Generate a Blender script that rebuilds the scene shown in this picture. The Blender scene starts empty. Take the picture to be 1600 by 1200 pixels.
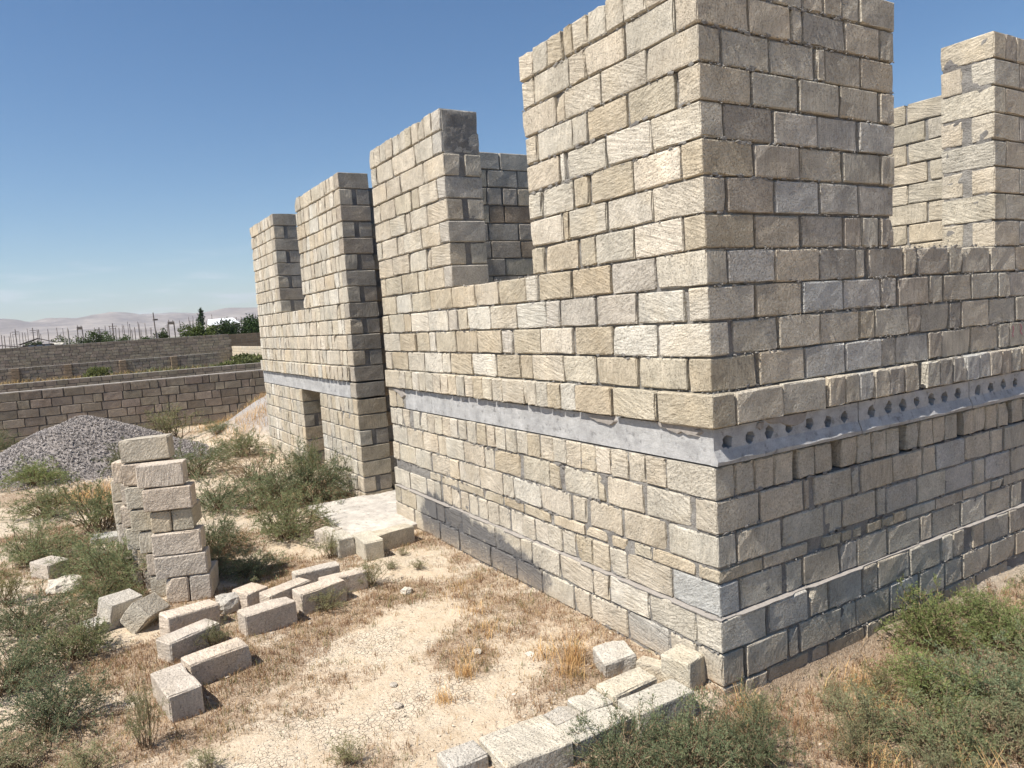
import bpy, math, random
import numpy as np
from mathutils import Vector, Matrix, noise

# ------------------------------------------------------------------ camera, sky, sun, exposure
scene = bpy.context.scene
COL = scene.collection
CAM = Vector((2.8975, -3.0455, 2.2149))
R_ = Vector((0.52061875, 0.85133643, -0.06467152))
U_ = Vector((-0.04567894, 0.1034118, 0.99358917))
F_ = Vector((-0.85256645, 0.51432703, -0.09272627))
cd = bpy.data.cameras.new('camera')
cd.sensor_fit = 'HORIZONTAL'; cd.sensor_width = 36.0
cd.lens = 36.0 * 1140.7 / 1600.0
cd.clip_start = 0.05; cd.clip_end = 30000
cam = bpy.data.objects.new('camera', cd); COL.objects.link(cam)
cam.matrix_world = Matrix(((R_.x, U_.x, -F_.x, CAM.x), (R_.y, U_.y, -F_.y, CAM.y), (R_.z, U_.z, -F_.z, CAM.z), (0, 0, 0, 1)))
scene.camera = cam

SUN_EL = math.radians(57.0)
SUN_AZ = math.radians(-86.5)          # direction to the sun, measured from +X
TO_SUN = Vector((math.cos(SUN_EL) * math.cos(SUN_AZ), math.cos(SUN_EL) * math.sin(SUN_AZ), math.sin(SUN_EL)))
w = bpy.data.worlds.new('World'); scene.world = w; w.use_nodes = True
wn = w.node_tree.nodes; wl = w.node_tree.links
sky = wn.new('ShaderNodeTexSky'); sky.sky_type = 'NISHITA'; sky.sun_disc = False
sky.sun_elevation = SUN_EL; sky.sun_rotation = math.pi / 2 - SUN_AZ
sky.altitude = 50; sky.air_density = 1.0; sky.dust_density = 0.25; sky.ozone_density = 1.5
bg = wn['Background']; bg.inputs['Strength'].default_value = 0.07
hs = wn.new('ShaderNodeHueSaturation'); hs.inputs['Saturation'].default_value = 1.20
tint = wn.new('ShaderNodeMix'); tint.data_type = 'RGBA'; tint.blend_type = 'MULTIPLY'; tint.inputs[0].default_value = 1.0; tint.inputs[7].default_value = (1.03, 1.06, 1.09, 1.0)
wl.new(sky.outputs[0], hs.inputs['Color']); wl.new(hs.outputs[0], tint.inputs[6]); 
# a few thin streaks of cloud low over the horizon
tc = wn.new('ShaderNodeTexCoord'); sp = wn.new('ShaderNodeSeparateXYZ'); wl.new(tc.outputs['Generated'], sp.inputs[0])
mp = wn.new('ShaderNodeMapping'); mp.inputs['Scale'].default_value = (5.0, 5.0, 42.0); wl.new(tc.outputs['Generated'], mp.inputs[0])
cn = wn.new('ShaderNodeTexNoise'); cn.inputs['Scale'].default_value = 1.6; cn.inputs['Detail'].default_value = 5.0; wl.new(mp.outputs[0], cn.inputs['Vector'])
c1 = wn.new('ShaderNodeMapRange'); c1.interpolation_type = 'SMOOTHSTEP'
for k_, v_ in (('From Min', 0.50), ('From Max', 0.72), ('To Min', 0.0), ('To Max', 0.5)): c1.inputs[k_].default_value = v_
wl.new(cn.outputs['Fac'], c1.inputs['Value'])
c2 = wn.new('ShaderNodeMapRange'); c2.interpolation_type = 'SMOOTHSTEP'
for k_, v_ in (('From Min', 0.03), ('From Max', 0.13), ('To Min', 1.0), ('To Max', 0.0)): c2.inputs[k_].default_value = v_
wl.new(sp.outputs[2], c2.inputs['Value'])
cm = wn.new('ShaderNodeMath'); cm.operation = 'MULTIPLY'; wl.new(c1.outputs[0], cm.inputs[0]); wl.new(c2.outputs[0], cm.inputs[1])
cw = wn.new('ShaderNodeMix'); cw.data_type = 'RGBA'; cw.inputs[7].default_value = (8.6, 8.7, 9.4, 1.0)
wl.new(cm.outputs[0], cw.inputs[0]); wl.new(tint.outputs[2], cw.inputs[6]); wl.new(cw.outputs[2], bg.inputs['Color'])
sd = bpy.data.lights.new('sun', 'SUN'); sd.energy = 5.0; sd.angle = math.radians(0.55); sd.color = (1.0, 0.94, 0.85)
sun = bpy.data.objects.new('sun', sd); COL.objects.link(sun)
sun.rotation_euler = TO_SUN.to_track_quat('Z', 'Y').to_euler(); sun.location = (0, -6, 12)
vs = scene.view_settings
vs.view_transform = 'Standard'; vs.look = 'None'; vs.exposure = 0.62; vs.gamma = 1.0; vs.use_curve_mapping = False
scene.cycles.use_denoising = True
scene.cycles.adaptive_threshold = 0.02
scene.cycles.max_bounces = 6; scene.cycles.diffuse_bounces = 3; scene.cycles.transparent_max_bounces = 6
scene.cycles.volume_bounces = 0

rng = random.Random(7)
nr = np.random.default_rng(11)

# ------------------------------------------------------------------ helpers
def link(o, parent=None):
    COL.objects.link(o)
    if parent is not None: o.parent = parent
    return o
def tag(o, label=None, cat=None, group=None, kind=None):
    if label: o['label'] = label
    if cat: o['category'] = cat
    if group: o['group'] = group
    if kind: o['kind'] = kind
    return o
def empty(name, loc=(0, 0, 0), parent=None):
    o = bpy.data.objects.new(name, None); o.location = loc; o.empty_display_size = 0.1
    return link(o, parent)
def mesh(name, verts, faces, mat, smooth=False, tone=None):
    """one mesh from arrays; faces: list of tuples or an (n,k) array; tone: per-vertex rgba"""
    me = bpy.data.meshes.new(name)
    verts = np.asarray(verts, dtype=np.float32).reshape(-1, 3)
    if isinstance(faces, np.ndarray):
        n, k = faces.shape
        me.vertices.add(len(verts)); me.vertices.foreach_set('co', verts.ravel())
        me.loops.add(n * k); me.loops.foreach_set('vertex_index', faces.astype(np.int32).ravel())
        me.polygons.add(n); me.polygons.foreach_set('loop_start', np.arange(0, n * k, k, dtype=np.int32))
        me.update(calc_edges=True)
    else:
        me.from_pydata(verts.tolist(), [], faces); me.update()
    if tone is not None:
        a = me.attributes.new('tone', 'FLOAT_COLOR', 'POINT')
        a.data.foreach_set('color', np.asarray(tone, dtype=np.float32).ravel())
    if mat: me.materials.append(mat)
    me.polygons.foreach_set('use_smooth', np.full(len(me.polygons), smooth))
    return me
def obj(name, me, parent=None, loc=None):
    o = bpy.data.objects.new(name, me)
    if loc is not None: o.location = loc
    return link(o, parent)
def fbm(x, y, z=0.0, s=1.0, o=3):
    return noise.fractal(Vector((x * s, y * s, z * s)), 1.0, 2.0, o)

# ------------------------------------------------------------------ materials
class NT:
    def __init__(self, name):
        self.m = bpy.data.materials.new(name); self.m.use_nodes = True
        self.t = self.m.node_tree; self.b = self.t.nodes['Principled BSDF']
        self.b.inputs['Roughness'].default_value = 0.95
        self.b.inputs['Specular IOR Level'].default_value = 0.15
    def n(self, kind, props=None, **ins):
        nd = self.t.nodes.new(kind)
        for k, v in (props or {}).items(): setattr(nd, k, v)
        for k, v in ins.items(): self.set(nd, k.replace('_', ' '), v)
        return nd
    def set(self, nd, key, v):
        s = nd.inputs[int(key)] if key.isdigit() else nd.inputs[key]
        if isinstance(v, bpy.types.NodeSocket): self.t.links.new(v, s)
        else: s.default_value = v
    def math(self, op, a, b=None, c=None, clamp=False):
        nd = self.t.nodes.new('ShaderNodeMath'); nd.operation = op; nd.use_clamp = clamp
        for i, v in enumerate((a, b, c)):
            if v is not None: self.set(nd, str(i), v)
        return nd.outputs[0]
    def vmath(self, op, a, b=None):
        nd = self.t.nodes.new('ShaderNodeVectorMath'); nd.operation = op
        self.set(nd, '0', a)
        if b is not None: self.set(nd, '1', b)
        return nd.outputs[0]
    def noise(self, vec, scale, detail=3.0, rough=0.55):
        nd = self.n('ShaderNodeTexNoise', Scale=scale, Detail=detail, Roughness=rough)
        if vec is not None: self.set(nd, 'Vector', vec)
        return nd.outputs['Fac']
    def remap(self, v, a, b, c, d, smooth=False):
        nd = self.n('ShaderNodeMapRange')
        if smooth: nd.interpolation_type = 'SMOOTHSTEP'
        for k, q in (('Value', v), ('From Min', a), ('From Max', b), ('To Min', c), ('To Max', d)): self.set(nd, k, q)
        return nd.outputs[0]
    def mix(self, fac, a, b, mode='MIX'):
        nd = self.t.nodes.new('ShaderNodeMix'); nd.data_type = 'RGBA'; nd.blend_type = mode
        self.set(nd, '0', fac); self.set(nd, '6', a); self.set(nd, '7', b)
        return nd.outputs[2]
    def scale(self, col, f):
        nd = self.n('ShaderNodeVectorMath'); nd.operation = 'SCALE'
        self.set(nd, '0', col); self.set(nd, 'Scale', f)
        return nd.outputs[0]
    def bump(self, h, strength, dist):
        nd = self.n('ShaderNodeBump', Strength=strength, Distance=dist, Height=h)
        self.set(self.b, 'Normal', nd.outputs[0])
    def color(self, c): self.set(self.b, 'Base Color', c)

def c4(c): return (c[0], c[1], c[2], 1.0)

def stain_mask(T, pos):
    # the old tar smear along the foot of the sunny wall
    sp = T.n('ShaderNodeSeparateXYZ', Vector=pos)
    x, y, z = sp.outputs
    n1 = T.noise(pos, 5.0, 5.0, 0.65)
    a = T.remap(x, -4.35, -3.9, 0.0, 1.0, True)
    b = T.remap(x, -2.1, -1.35, 1.0, 0.0, True)
    zz = T.math('ADD', z, T.math('MULTIPLY', T.math('ADD', x, 2.2), 0.10))
    c = T.remap(zz, 0.22, 0.42, 1.0, 0.0, True)
    d = T.math('LESS_THAN', y, 0.3)
    m = T.math('MULTIPLY', T.math('MULTIPLY', a, b), T.math('MULTIPLY', c, d))
    e = T.math('ADD', m, T.math('MULTIPLY_ADD', n1, 2.2, -1.25))
    return T.math('MULTIPLY', T.remap(e, 0.30, 0.72, 0.0, 0.9, True), T.math('GREATER_THAN', m, 0.02))

def stone_material(name, mode, house=False, relief=1.0, gain=1.0):
    T = NT(name)
    pos = T.n('ShaderNodeNewGeometry').outputs['Position']
    if mode == 'object':
        oi = T.n('ShaderNodeObjectInfo'); tone = oi.outputs['Color']; rnd = oi.outputs['Random']
    else:
        at = T.n('ShaderNodeAttribute', {'attribute_name': 'tone'}); tone = at.outputs['Color']; rnd = at.outputs['Alpha']
    off = T.n('ShaderNodeCombineXYZ', X=T.math('MULTIPLY', rnd, 37.0), Y=T.math('MULTIPLY', rnd, 91.0), Z=T.math('MULTIPLY', rnd, 53.0)).outputs[0]
    p = T.vmath('ADD', pos, off)
    rot = T.n('ShaderNodeVectorRotate', {'rotation_type': 'AXIS_ANGLE'}, Vector=p, Axis=(0.62, -0.62, 0.48), Angle=T.math('MULTIPLY', rnd, 2.6)).outputs[0]
    saw = T.noise(T.vmath('MULTIPLY', rot, (62.0, 62.0, 5.0)), 1.0, 2.0)
    wav = T.noise(T.vmath('MULTIPLY', rot, (22.0, 22.0, 3.5)), 1.0, 2.0)
    grain = T.noise(p, 115.0, 3.0, 0.75)
    lump = T.noise(p, 30.0, 3.0, 0.65)
    big = T.noise(p, 7.0, 2.0, 0.6)
    pit = T.remap(grain, 0.30, 0.42, 1.0, 0.0)
    f = T.math('MULTIPLY', T.remap(big, 0.3, 0.7, 0.86, 1.12), T.remap(grain, 0.3, 0.7, 0.78, 1.16))
    f = T.math('MULTIPLY', f, T.remap(saw, 0.3, 0.7, 0.86, 1.10))
    f = T.math('MULTIPLY', f, T.math('MULTIPLY_ADD', pit, -0.13, gain))
    col = T.scale(tone, f)
    warm = T.remap(T.noise(p, 3.1, 3.0), 0.45, 0.75, 0.0, 0.35, True)
    col = T.mix(warm, col, T.vmath('MULTIPLY', col, (1.04, 0.95, 0.80)))
    if house:
        run = T.noise(T.vmath('MULTIPLY', pos, (2.2, 2.2, 0.7)), 1.0, 4.0, 0.6)
        col = T.scale(col, T.remap(run, 0.32, 0.66, 0.84, 1.06))
        col = T.mix(stain_mask(T, pos), col, c4((0.115, 0.115, 0.12)))
        sp = T.n('ShaderNodeSeparateXYZ', Vector=pos)
        dust = T.math('MULTIPLY', T.remap(sp.outputs[2], -0.05, 0.22, 0.55, 0.0, True), T.remap(lump, 0.35, 0.6, 0.3, 1.0))
        col = T.mix(dust, col, c4((0.50, 0.40, 0.28)))
    T.color(col)
    h = T.math('ADD', T.math('MULTIPLY', saw, 0.60), T.math('MULTIPLY', grain, 0.34))
    h = T.math('ADD', h, T.math('MULTIPLY', lump, 0.65))
    h = T.math('ADD', h, T.math('MULTIPLY', wav, 0.55))
    h = T.math('ADD', h, T.math('MULTIPLY', pit, -0.25))
    T.bump(h, 1.0 * relief, 0.013)
    return T.m

def mortar_material():
    T = NT('mortar')
    pos = T.n('ShaderNodeNewGeometry').outputs['Position']
    a = T.noise(pos, 5.0, 4.0); b = T.noise(pos, 95.0, 4.0, 0.7); c = T.noise(pos, 30.0, 4.0, 0.6)
    col = T.mix(T.remap(a, 0.35, 0.65, 0.0, 1.0), c4((0.185, 0.175, 0.165)), c4((0.30, 0.285, 0.26)))
    col = T.scale(col, T.remap(b, 0.3, 0.7, 0.72, 1.18))
    col = T.mix(stain_mask(T, pos), col, c4((0.10, 0.10, 0.105)))
    T.color(col)
    T.bump(T.math('ADD', b, T.math('MULTIPLY', c, 1.4)), 0.9, 0.010)
    return T.m

def concrete_material(name, c0, c1):
    T = NT(name)
    pos = T.n('ShaderNodeNewGeometry').outputs['Position']
    a = T.noise(pos, 3.0, 5.0, 0.6); b = T.noise(pos, 120.0, 3.0, 0.7); c = T.noise(T.vmath('MULTIPLY', pos, (2.0, 2.0, 60.0)), 1.0, 3.0)
    d = T.noise(pos, 18.0, 4.0, 0.6)
    col = T.mix(T.remap(a, 0.3, 0.7, 0.0, 1.0), c4(c0), c4(c1))
    col = T.scale(col, T.math('MULTIPLY', T.remap(b, 0.3, 0.7, 0.86, 1.1), T.remap(c, 0.3, 0.7, 0.93, 1.05)))
    col = T.scale(col, T.remap(d, 0.30, 0.45, 0.62, 1.0, True))
    e = T.noise(pos, 8.0, 5.0, 0.7)
    col = T.scale(col, T.remap(e, 0.35, 0.65, 0.78, 1.10))
    T.color(col); T.b.inputs['Roughness'].default_value = 0.85
    T.bump(T.math('ADD', b, T.math('MULTIPLY', d, 1.6)), 0.6, 0.006)
    return T.m

def ground_material():
    T = NT('dry_ground')
    pos = T.n('ShaderNodeNewGeometry').outputs['Position']
    lit = T.n('ShaderNodeAttribute', {'attribute_name': 'tone'})
    sep = T.n('ShaderNodeSeparateColor'); T.set(sep, 'Color', lit.outputs['Color'])
    litter, grey, far = sep.outputs
    n0 = T.noise(pos, 1.3, 5.0, 0.6); n1 = T.noise(pos, 11.0, 5.0, 0.65); n2 = T.noise(pos, 70.0, 4.0, 0.7); n3 = T.noise(pos, 240.0, 2.0, 0.6)
    base = T.mix(T.remap(n0, 0.35, 0.65, 0, 1, True), c4((0.555, 0.455, 0.335)), c4((0.65, 0.555, 0.43)))
    base = T.mix(T.remap(n1, 0.42, 0.70, 0, 0.55, True), base, c4((0.46, 0.35, 0.235)))
    lm = T.remap(T.math('ADD', litter, T.math('MULTIPLY_ADD', n1, 1.1, -0.55)), 0.35, 0.75, 0.0, 0.75, True)
    deb = T.mix(T.remap(n2, 0.4, 0.62, 0, 1), c4((0.20, 0.13, 0.08)), c4((0.42, 0.315, 0.22)))
    col = T.mix(lm, base, deb)
    col = T.mix(grey, col, T.mix(T.remap(n2, 0.4, 0.6, 0, 1), c4((0.27, 0.25, 0.235)), c4((0.42, 0.395, 0.37))))
    col = T.mix(far, col, T.mix(T.remap(T.noise(pos, 0.02, 6.0, 0.6), 0.4, 0.62, 0, 1), c4((0.36, 0.28, 0.20)), c4((0.30, 0.26, 0.16))))
    vor = T.n('ShaderNodeTexVoronoi', {'feature': 'DISTANCE_TO_EDGE'}, Scale=30.0)
    T.set(vor, 'Vector', T.vmath('ADD', pos, T.scale(T.n('ShaderNodeTexNoise', Scale=9.0, Vector=pos).outputs['Color'], 0.06)))
    crack = T.math('MULTIPLY', T.remap(vor.outputs['Distance'], 0.0, 0.05, 1.0, 0.0), T.math('SUBTRACT', 1.0, lm, clamp=True))
    crack = T.math('MULTIPLY', crack, T.remap(n0, 0.45, 0.60, 0.0, 1.0, True))
    peb = T.n('ShaderNodeTexVoronoi', Scale=55.0, Vector=pos, Randomness=1.0)
    pm = T.math('MULTIPLY', T.remap(peb.outputs['Distance'], 0.20, 0.34, 1.0, 0.0), T.math('GREATER_THAN', T.n('ShaderNodeSeparateColor', Color=peb.outputs['Color']).outputs[0], 0.80))
    col = T.scale(col, T.math('MULTIPLY', T.remap(n2, 0.3, 0.7, 0.82, 1.12), T.remap(n3, 0.3, 0.7, 0.85, 1.12)))
    col = T.scale(col, T.math('MULTIPLY_ADD', crack, -0.14, 1.0))
    col = T.mix(T.math('MULTIPLY', pm, 0.7), col, T.mix(T.n('ShaderNodeSeparateColor', Color=peb.outputs['Color']).outputs[1], c4((0.30, 0.27, 0.24)), c4((0.66, 0.60, 0.52))))
    T.color(col)
    h = T.math('ADD', T.math('MULTIPLY', n2, 0.6), T.math('MULTIPLY', n1, 1.6))
    h = T.math('ADD', h, T.math('MULTIPLY', crack, -0.8))
    h = T.math('ADD', h, T.math('ADD', T.math('MULTIPLY', pm, 0.7), T.math('MULTIPLY', n3, 0.25)))
    T.bump(h, 0.9, 0.016)
    return T.m

def leaf_material(name, gain=1.0):
    T = NT(name)
    at = T.n('ShaderNodeAttribute', {'attribute_name': 'tone'})
    oi = T.n('ShaderNodeObjectInfo')
    col = T.scale(at.outputs['Color'], T.math('MULTIPLY', T.remap(oi.outputs['Random'], 0, 1, 0.85, 1.35), gain))
    hue = T.remap(T.math('FRACT', T.math('MULTIPLY', oi.outputs['Random'], 7.31)), 0, 1, 0.0, 0.55)
    col = T.mix(hue, col, T.vmath('MULTIPLY', col, (1.18, 1.04, 0.74)))
    T.color(col); T.b.inputs['Roughness'].default_value = 0.75
    tr = T.n('ShaderNodeBsdfTranslucent', Color=T.scale(col, 1.1))
    ad = T.n('ShaderNodeMixShader', Fac=0.28)
    T.t.links.new(T.b.outputs[0], ad.inputs[1]); T.t.links.new(tr.outputs[0], ad.inputs[2])
    T.t.links.new(ad.outputs[0], T.t.nodes['Material Output'].inputs['Surface'])
    return T.m

def plain_material(name, col, rough=0.9, vary=0.25, scale=20.0):
    T = NT(name)
    pos = T.n('ShaderNodeNewGeometry').outputs['Position']
    n = T.noise(pos, scale, 4.0, 0.6)
    T.color(T.scale(T.mix(0.0, c4(col), c4(col)), T.remap(n, 0.3, 0.7, 1 - vary, 1 + vary)))
    T.b.inputs['Roughness'].default_value = rough
    T.bump(n, 0.4, 0.01)
    return T.m

def attr_material(name, vary=0.2, scale=60.0, bump=0.006):
    T = NT(name)
    pos = T.n('ShaderNodeNewGeometry').outputs['Position']
    at = T.n('ShaderNodeAttribute', {'attribute_name': 'tone'})
    n = T.noise(pos, scale, 4.0, 0.65)
    T.color(T.scale(at.outputs['Color'], T.remap(n, 0.3, 0.7, 1 - vary, 1 + vary)))
    T.bump(n, 0.6, bump)
    return T.m

def hill_material():
    T = NT('bare_hills')
    pos = T.n('ShaderNodeNewGeometry').outputs['Position']
    a = T.noise(pos, 0.004, 6.0, 0.65); b = T.noise(pos, 0.02, 5.0, 0.7)
    col = T.mix(T.remap(a, 0.38, 0.62, 0, 1), c4((0.20, 0.17, 0.15)), c4((0.34, 0.295, 0.25)))
    col = T.scale(col, T.remap(b, 0.3, 0.7, 0.7, 1.25))
    T.color(col)
    return T.m

M = {}
M['stone'] = stone_material('limestone', 'object', house=True)
M['stone_mass'] = stone_material('limestone_mass', 'attr', house=True)
M['loose'] = stone_material('loose_limestone', 'object')
M['brown'] = stone_material('brown_limestone', 'object', relief=0.8)
M['brown_mass'] = stone_material('brown_limestone_mass', 'attr', relief=0.8)
M['mortar'] = mortar_material()
M['concrete'] = concrete_material('slab_concrete', (0.36, 0.36, 0.36), (0.48, 0.478, 0.47))
M['dark_mortar'] = plain_material('dark_mortar', (0.105, 0.098, 0.092), 0.95, 0.3, 30)
M['porch'] = concrete_material('porch_concrete', (0.47, 0.43, 0.38), (0.58, 0.54, 0.48))
M['smear'] = plain_material('smeared_mortar', (0.30, 0.275, 0.25), 0.95, 0.15, 40)
M['ground'] = ground_material()
M['leaf'] = leaf_material('grey_green_leaf')
M['dry'] = leaf_material('dry_grass_blade')
M['stem'] = plain_material('shrub_stem', (0.20, 0.15, 0.095))
M['gravel'] = attr_material('crushed_stone')
M['hill'] = hill_material()
M['pole'] = plain_material('weathered_post', (0.16, 0.14, 0.13))
M['pole_pale'] = plain_material('concrete_post', (0.45, 0.43, 0.40))
M['white'] = plain_material('white_sheet_roof', (0.75, 0.76, 0.78), 0.6, 0.06, 2)
M['shed'] = plain_material('shed_boards', (0.10, 0.09, 0.085), 0.9, 0.4, 3)
M['shed_blue'] = plain_material('shed_blue_panel', (0.16, 0.20, 0.25), 0.8, 0.2, 3)
M['paint'] = plain_material('pink_paint', (0.45, 0.05, 0.16), 0.7, 0.15, 40)
M['dark'] = plain_material('hole_lining', (0.12, 0.12, 0.12), 0.95, 0.2, 30)
M['bark'] = plain_material('tree_bark', (0.13, 0.10, 0.075))

TONES = {'l': (0.520, 0.470, 0.385), 'w': (0.590, 0.545, 0.462), 't': (0.478, 0.418, 0.320), 'y': (0.535, 0.474, 0.372),
         'g': (0.478, 0.448, 0.395), 'd': (0.420, 0.378, 0.318), 'b': (0.490, 0.475, 0.440), 'r': (0.40, 0.32, 0.235), 'p': (0.540, 0.472, 0.395)}
def tone_of(k, r=rng, spread=0.07):
    c = TONES[k]; f = 1 + r.uniform(-spread, spread); h = r.uniform(-0.03, 0.03)
    return (c[0] * f * (1 + h), c[1] * f, c[2] * f * (1 - h), 1.0)

# ------------------------------------------------------------------ cut stone blocks (shared meshes)
def block_arrays(lx, ly, lz, r, cham=0.0055, jit=0.0035, chips=1):
    """a sawn block: faces in a few strips so that its edges can be uneven and chipped"""
    def ax(l, n):
        h = l / 2; c = min(0.010, l * 0.2)
        return [-h, -h + c] + [(-h + c) + (l - 2 * c) * i / (n - 2) for i in range(1, n - 2)] + [h - c, h]
    X, Y, Z = ax(lx, 5 if lx > 0.12 else 3), ax(ly, 3), ax(lz, 4 if lz > 0.12 else 3)
    nx, ny, nz = len(X) - 1, len(Y) - 1, len(Z) - 1
    idx = {}; V = []
    for i, x in enumerate(X):
        for j, y in enumerate(Y):
            for k, z in enumerate(Z):
                ex = [i in (0, nx), j in (0, ny), k in (0, nz)]; n = sum(ex)
                if not n: continue
                p = [x, y, z]
                if n >= 2:
                    e = r.uniform(0.15, 0.75) * cham * (1.5 if n == 3 else 1.0)
                    if r.random() < 0.12: e += r.uniform(0.003, 0.008)
                    for q in range(3):
                        if ex[q]: p[q] -= math.copysign(e * r.uniform(0.6, 1.3), p[q])
                for q in range(3): p[q] += r.uniform(-jit, jit) * (0.55 if n > 1 else 0.4)
                idx[(i, j, k)] = len(V); V.append(p)
    V = np.array(V)
    for _ in range(chips):
        c = np.array([r.choice((-1, 1)) * lx / 2 * r.choice((1, 1, r.uniform(-1, 1))), r.choice((-1, 1)) * ly / 2, r.choice((-1, 1)) * lz / 2])
        rad = r.uniform(0.018, 0.045); d = np.linalg.norm(V - c, axis=1); w_ = np.clip(1 - d / rad, 0, 1)[:, None]
        V -= np.sign(c) * np.array([0.5, 0.9, 0.6]) * w_ * r.uniform(0.012, 0.024)
    F = []
    def face(fn, na, nb, flip):
        for a in range(na):
            for b in range(nb):
                q = (idx[fn(a, b)], idx[fn(a + 1, b)], idx[fn(a + 1, b + 1)], idx[fn(a, b + 1)])
                F.append(q[::-1] if flip else q)
    face(lambda a, b: (a, b, 0), nx, ny, True); face(lambda a, b: (a, b, nz), nx, ny, False)
    face(lambda a, b: (a, 0, b), nx, nz, False); face(lambda a, b: (a, ny, b), nx, nz, True)
    face(lambda a, b: (0, a, b), ny, nz, True); face(lambda a, b: (nx, a, b), ny, nz, False)
    return V, np.array(F)
CLASSES = (0.08, 0.17, 0.28, 0.40)
LIB = {}
for ci, L in enumerate(CLASSES):
    for hi, H in enumerate((0.09, 0.19)):
        LIB[(ci, hi)] = [(block_arrays(L, 0.20, H, rng, chips=rng.choice((0, 0, 1, 1, 2)))) for _ in range(7)]
MESHES = {}
def lib_pick(L, H, r):
    ci = min(range(4), key=lambda i: abs(CLASSES[i] - L)); hi = 0 if H < 0.13 else 1
    return ci, hi, r.randrange(7)
def lib_mesh(key, mat):
    k = (key, mat.name)
    if k not in MESHES:
        V, F = LIB[key[:2]][key[2]]
        MESHES[k] = mesh('stone_block', V, F, mat)
    return MESHES[k]

class Block:
    __slots__ = ('c', 'L', 'D', 'H', 'rz', 'tone', 'key', 'tilt', 'flip', 'rnd')
def make_block(c, L, D, H, rz, tone, r=rng, tilt=0.006):
    b = Block(); b.c = Vector(c); b.L = L; b.D = D; b.H = H; b.rz = rz; b.tone = tone
    b.key = lib_pick(L, H, r); b.tilt = (r.uniform(-tilt, tilt), r.uniform(-tilt, tilt)); b.flip = r.choice((0, math.pi)); b.rnd = r.random()
    return b
def block_matrix(b):
    S = Matrix.Diagonal((b.L / CLASSES[b.key[0]], b.D / 0.20, b.H / (0.09, 0.19)[b.key[1]], 1.0))
    from mathutils import Euler
    return Matrix.Translation(b.c) @ Euler((b.tilt[0], b.tilt[1], b.rz + b.flip)).to_matrix().to_4x4() @ S
def block_objects(blocks, parent, mat, name='stone_block'):
    inv = Matrix.Translation(parent.location).inverted() if parent is not None else Matrix.Identity(4)
    for b in blocks:
        o = obj(name, lib_mesh(b.key, mat), parent)
        o.matrix_basis = inv @ block_matrix(b); o.color = b.tone
def block_mass(blocks, parent, mat, name='stone_blocks'):
    if not blocks: return None
    V = []; F = []; T = []; n = 0
    inv = Matrix.Translation(parent.location).inverted() if parent is not None else Matrix.Identity(4)
    for b in blocks:
        v, f = LIB[b.key[:2]][b.key[2]]
        m = np.array(inv @ block_matrix(b))
        V.append(v @ m[:3, :3].T + m[:3, 3]); F.append(f + n); n += len(v)
        T.append(np.tile(np.array([b.tone[0], b.tone[1], b.tone[2], b.rnd]), (len(v), 1)))
    o = obj(name, mesh(name, np.concatenate(V), np.concatenate(F), mat, tone=np.concatenate(T)), parent)
    return tag(o, kind='stuff')
def apparent(b):
    d = b.c - CAM
    if d.dot(F_) < 0.3: return 0
    X = abs(d.dot(R_) / d.dot(F_)) * 1140; Y = abs(d.dot(U_) / d.dot(F_)) * 1140
    k = 1.0 if (X < 840 and Y < 640) else 0.05
    return k * b.L * b.H / d.length_squared

# a rough-faced solid: box with subdivided, noise-pushed faces
def rough_box(name, lo, hi, mat, parent, cell=0.03, amp=0.008, seed=0.0):
    lo = Vector(lo); hi = Vector(hi); V = []; F = []
    for ax in range(3):
        o = [i for i in range(3) if i != ax]
        na = max(1, min(200, int((hi[o[0]] - lo[o[0]]) / cell))); nb = max(1, min(200, int((hi[o[1]] - lo[o[1]]) / cell)))
        for s in (0, 1):
            base = len(V)
            for i in range(na + 1):
                for j in range(nb + 1):
                    q = [0, 0, 0]; q[ax] = (lo, hi)[s][ax]
                    q[o[0]] = lo[o[0]] + (hi[o[0]] - lo[o[0]]) * i / na; q[o[1]] = lo[o[1]] + (hi[o[1]] - lo[o[1]]) * j / nb
                    if 0 < i < na and 0 < j < nb:
                        q[ax] += (1 if s else -1) * amp * (noise.noise(Vector(q) * 9.0 + Vector((seed, 0, 0))) + 0.8 * noise.noise(Vector(q) * 31.0))
                    V.append(q)
            flip = (s == 1) ^ (ax == 1)
            for i in range(na):
                for j in range(nb):
                    a = base + i * (nb + 1) + j; f = (a, a + nb + 1, a + nb + 2, a + 1)
                    F.append(f if flip else f[::-1])
    return obj(name, mesh(name, V, np.array(F), mat, smooth=True), parent)

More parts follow.
